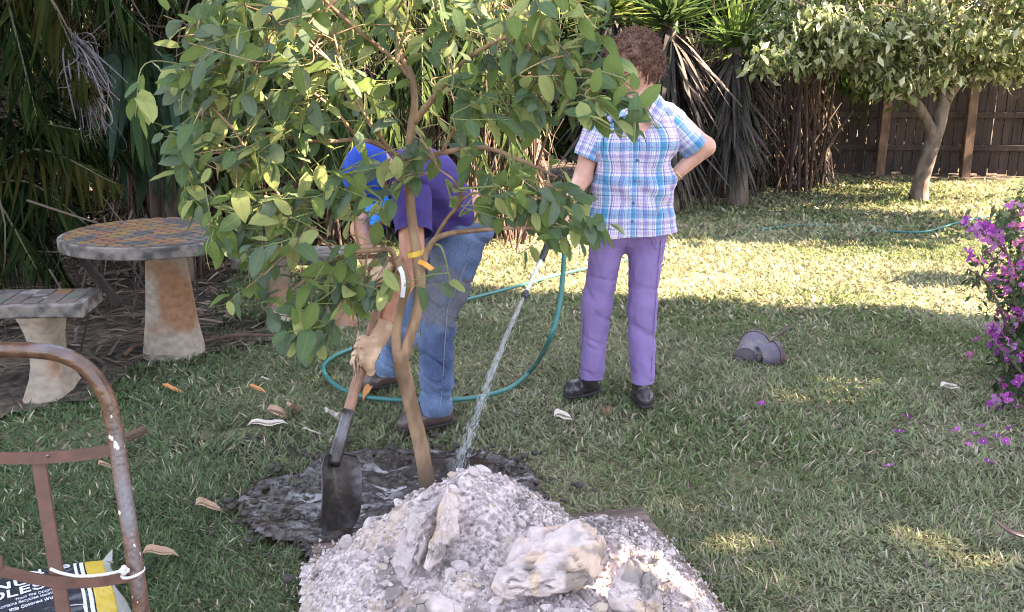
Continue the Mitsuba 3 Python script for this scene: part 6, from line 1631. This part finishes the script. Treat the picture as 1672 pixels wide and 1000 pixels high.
# ------------------------------------------------------------------ fallen leaves, sticks, bits of wood on the lawn
scene['dry_leaf_tan'] = pr(proc(lambda p, n, uv: pmix((0.25, 0.14, 0.08), (0.42, 0.28, 0.19), pf(p.x * 60, p.y * 60, p.z * 60, 3))), 0.7)
scene['dry_leaf_orange'] = pr((0.40, 0.17, 0.05), 0.6)
scene['dry_leaf_pale'] = pr((0.50, 0.42, 0.36), 0.7)
scene['dark_red_leaf'] = pr((0.03, 0.010, 0.012), 0.4)
def ground_leaf(px, py, L, w, ang, label, mat='dry_leaf_tan', key='dry_leaf', category='dry leaf', curl=.4, seed=0, lift=.022, group=None):
    v, f, uv = leaf_template(w, curl, .5, 7)
    v[:, 2] += .05 * np.sin(v[:, 1] * 9 + seed) + .25 * np.abs(v[:, 0])
    v = v @ (rotz(ang) @ rot([1, 0, 0], .12)).T * L
    whole(key, label, category, (v + G(px, py, lift), f), mat, smooth=True, group=group)
ground_leaf(262, 632, .11, .14, -1.5, 'thin orange dry leaf on the lawn right of the stone bench', 'dry_leaf_orange')
ground_leaf(405, 633, .08, .2, -1.4, 'small tan dry leaf on the lawn farthest from the camera beside the hose loop', 'dry_leaf_orange')
ground_leaf(425, 618, .05, .15, -1.0, 'small pale sliver of leaf lying on the lawn left of the hose loop', 'dry_leaf_pale')
ground_leaf(436, 672, .12, .34, -1.2, 'crumpled brown leaf behind the long tan husk on the lawn', curl=.8, seed=2, lift=.03)
ground_leaf(470, 664, .07, .4, -.6, 'curled pinkish brown leaf right of the crumpled brown leaf', curl=.9, seed=3, lift=.035)
ground_leaf(403, 696, .17, .12, -1.22, 'long tan husk lying on the lawn left of the shovel', 'dry_leaf_pale', curl=.15)
ground_leaf(532, 674, .07, .42, -.8, 'pale curled leaf left of the shovel handle', 'dry_leaf_pale', curl=1.0, lift=.035)
ground_leaf(548, 680, .07, .2, -.3, 'thin pale leaf standing beside the shovel handle', 'dry_leaf_pale', curl=.3, lift=.03)
ground_leaf(492, 702, .08, .08, -1.3, 'thin pale straw on the lawn below the curled leaves', 'dry_leaf_pale')
ground_leaf(318, 826, .09, .28, -1.1, 'brown leaf on the lawn left of the muddy hole', curl=.5, lift=.03)
ground_leaf(232, 905, .10, .22, -1.15, 'long brown leaf beside the hand truck tube and bag', curl=.3, lift=.03)
ground_leaf(904, 680, .085, .36, -1.4, 'pinkish dry leaf on the lawn in front of the standing feet', 'dry_leaf_pale', curl=.3, lift=.03)
ground_leaf(988, 668, .055, .42, -.2, 'small curled reddish leaf between the shoes of the standing woman', curl=.9, lift=.03)
ground_leaf(607, 632, .06, .36, 2.6, 'orange leaf in the grass in front of the far brown shoe', 'dry_leaf_orange', curl=.6, lift=.05)
ground_leaf(1535, 632, .11, .2, -1.4, 'pale dry leaf on the lawn left of the bougainvillea', 'dry_leaf_pale', curl=.2, lift=.03)
ground_leaf(160, 760, .06, .3, -.8, 'small brown leaf scrap on the lawn behind the hand truck', curl=.6)
q = stube(np.c_[np.array([G(1290, 535, .03), G(1275, 544, .03), G(1255, 556, .03)]), [.011, .010, .008]], 8, 5)
whole('dead_stick', 'dark stick on the lawn behind the cut plant pot', 'stick', q, 'tree_bark', smooth=True)
v, f = bevel_box((.085, .034, .028), .006); v = v + .008 * (meshkit.fbm(v * 60, 2, 3) - .5)[:, None]
whole('split_log', 'short split piece of firewood on the lawn behind the hand truck tube', 'log', (v @ (rotz(.75) @ rot([0, 1, 0], -.22)).T + G(222, 708, .04), f), 'post_wood')
q = stube(np.c_[np.array([P(1622, 845, 2.55), P(1640, 862, 2.52), P(1662, 872, 2.5), P(1700, 880, 2.5)]), [.002, .010, .014, .012]], 8, 6, flat=.35)
whole('dark_red_leaf', 'dark red strap leaf poking into view at the lower right edge', 'leaf', q, 'dark_red_leaf', smooth=True) if False else None
k = thing('red_strap_leaf', 'dark red strap leaf poking into view at the lower right edge', 'leaf')
part(k, 'blade', q, 'dark_red_leaf', smooth=True)
part(k, 'stalk', stube(np.c_[np.array([P(1700, 880, 2.5), P(1750, 930, 2.5), [P(1760, 930, 2.5)[0], 2.5, 0]]), [.012, .010, .012]], 8, 6), 'dark_red_leaf', smooth=True)
for a, b, l, w in (((318, 560), (452, 548), 'long thin fallen branch on the soil right of the stone table', .010), ((203, 580), (236, 563), 'dark stick leaning by the foot of the stone table', .011), ((1300, 268), (1450, 300), 'pale fallen branch on the litter in front of the fence', .012)):
    p0, p1 = G(*a, .03), G(*b, .05); m_ = (p0 + p1) / 2 + [0, 0, .02]
    whole('fallen_branch', l, 'branch', stube(np.c_[np.array([p0, m_, p1]), [w, w, w * .6]], 7, 6), 'post_wood', smooth=True)
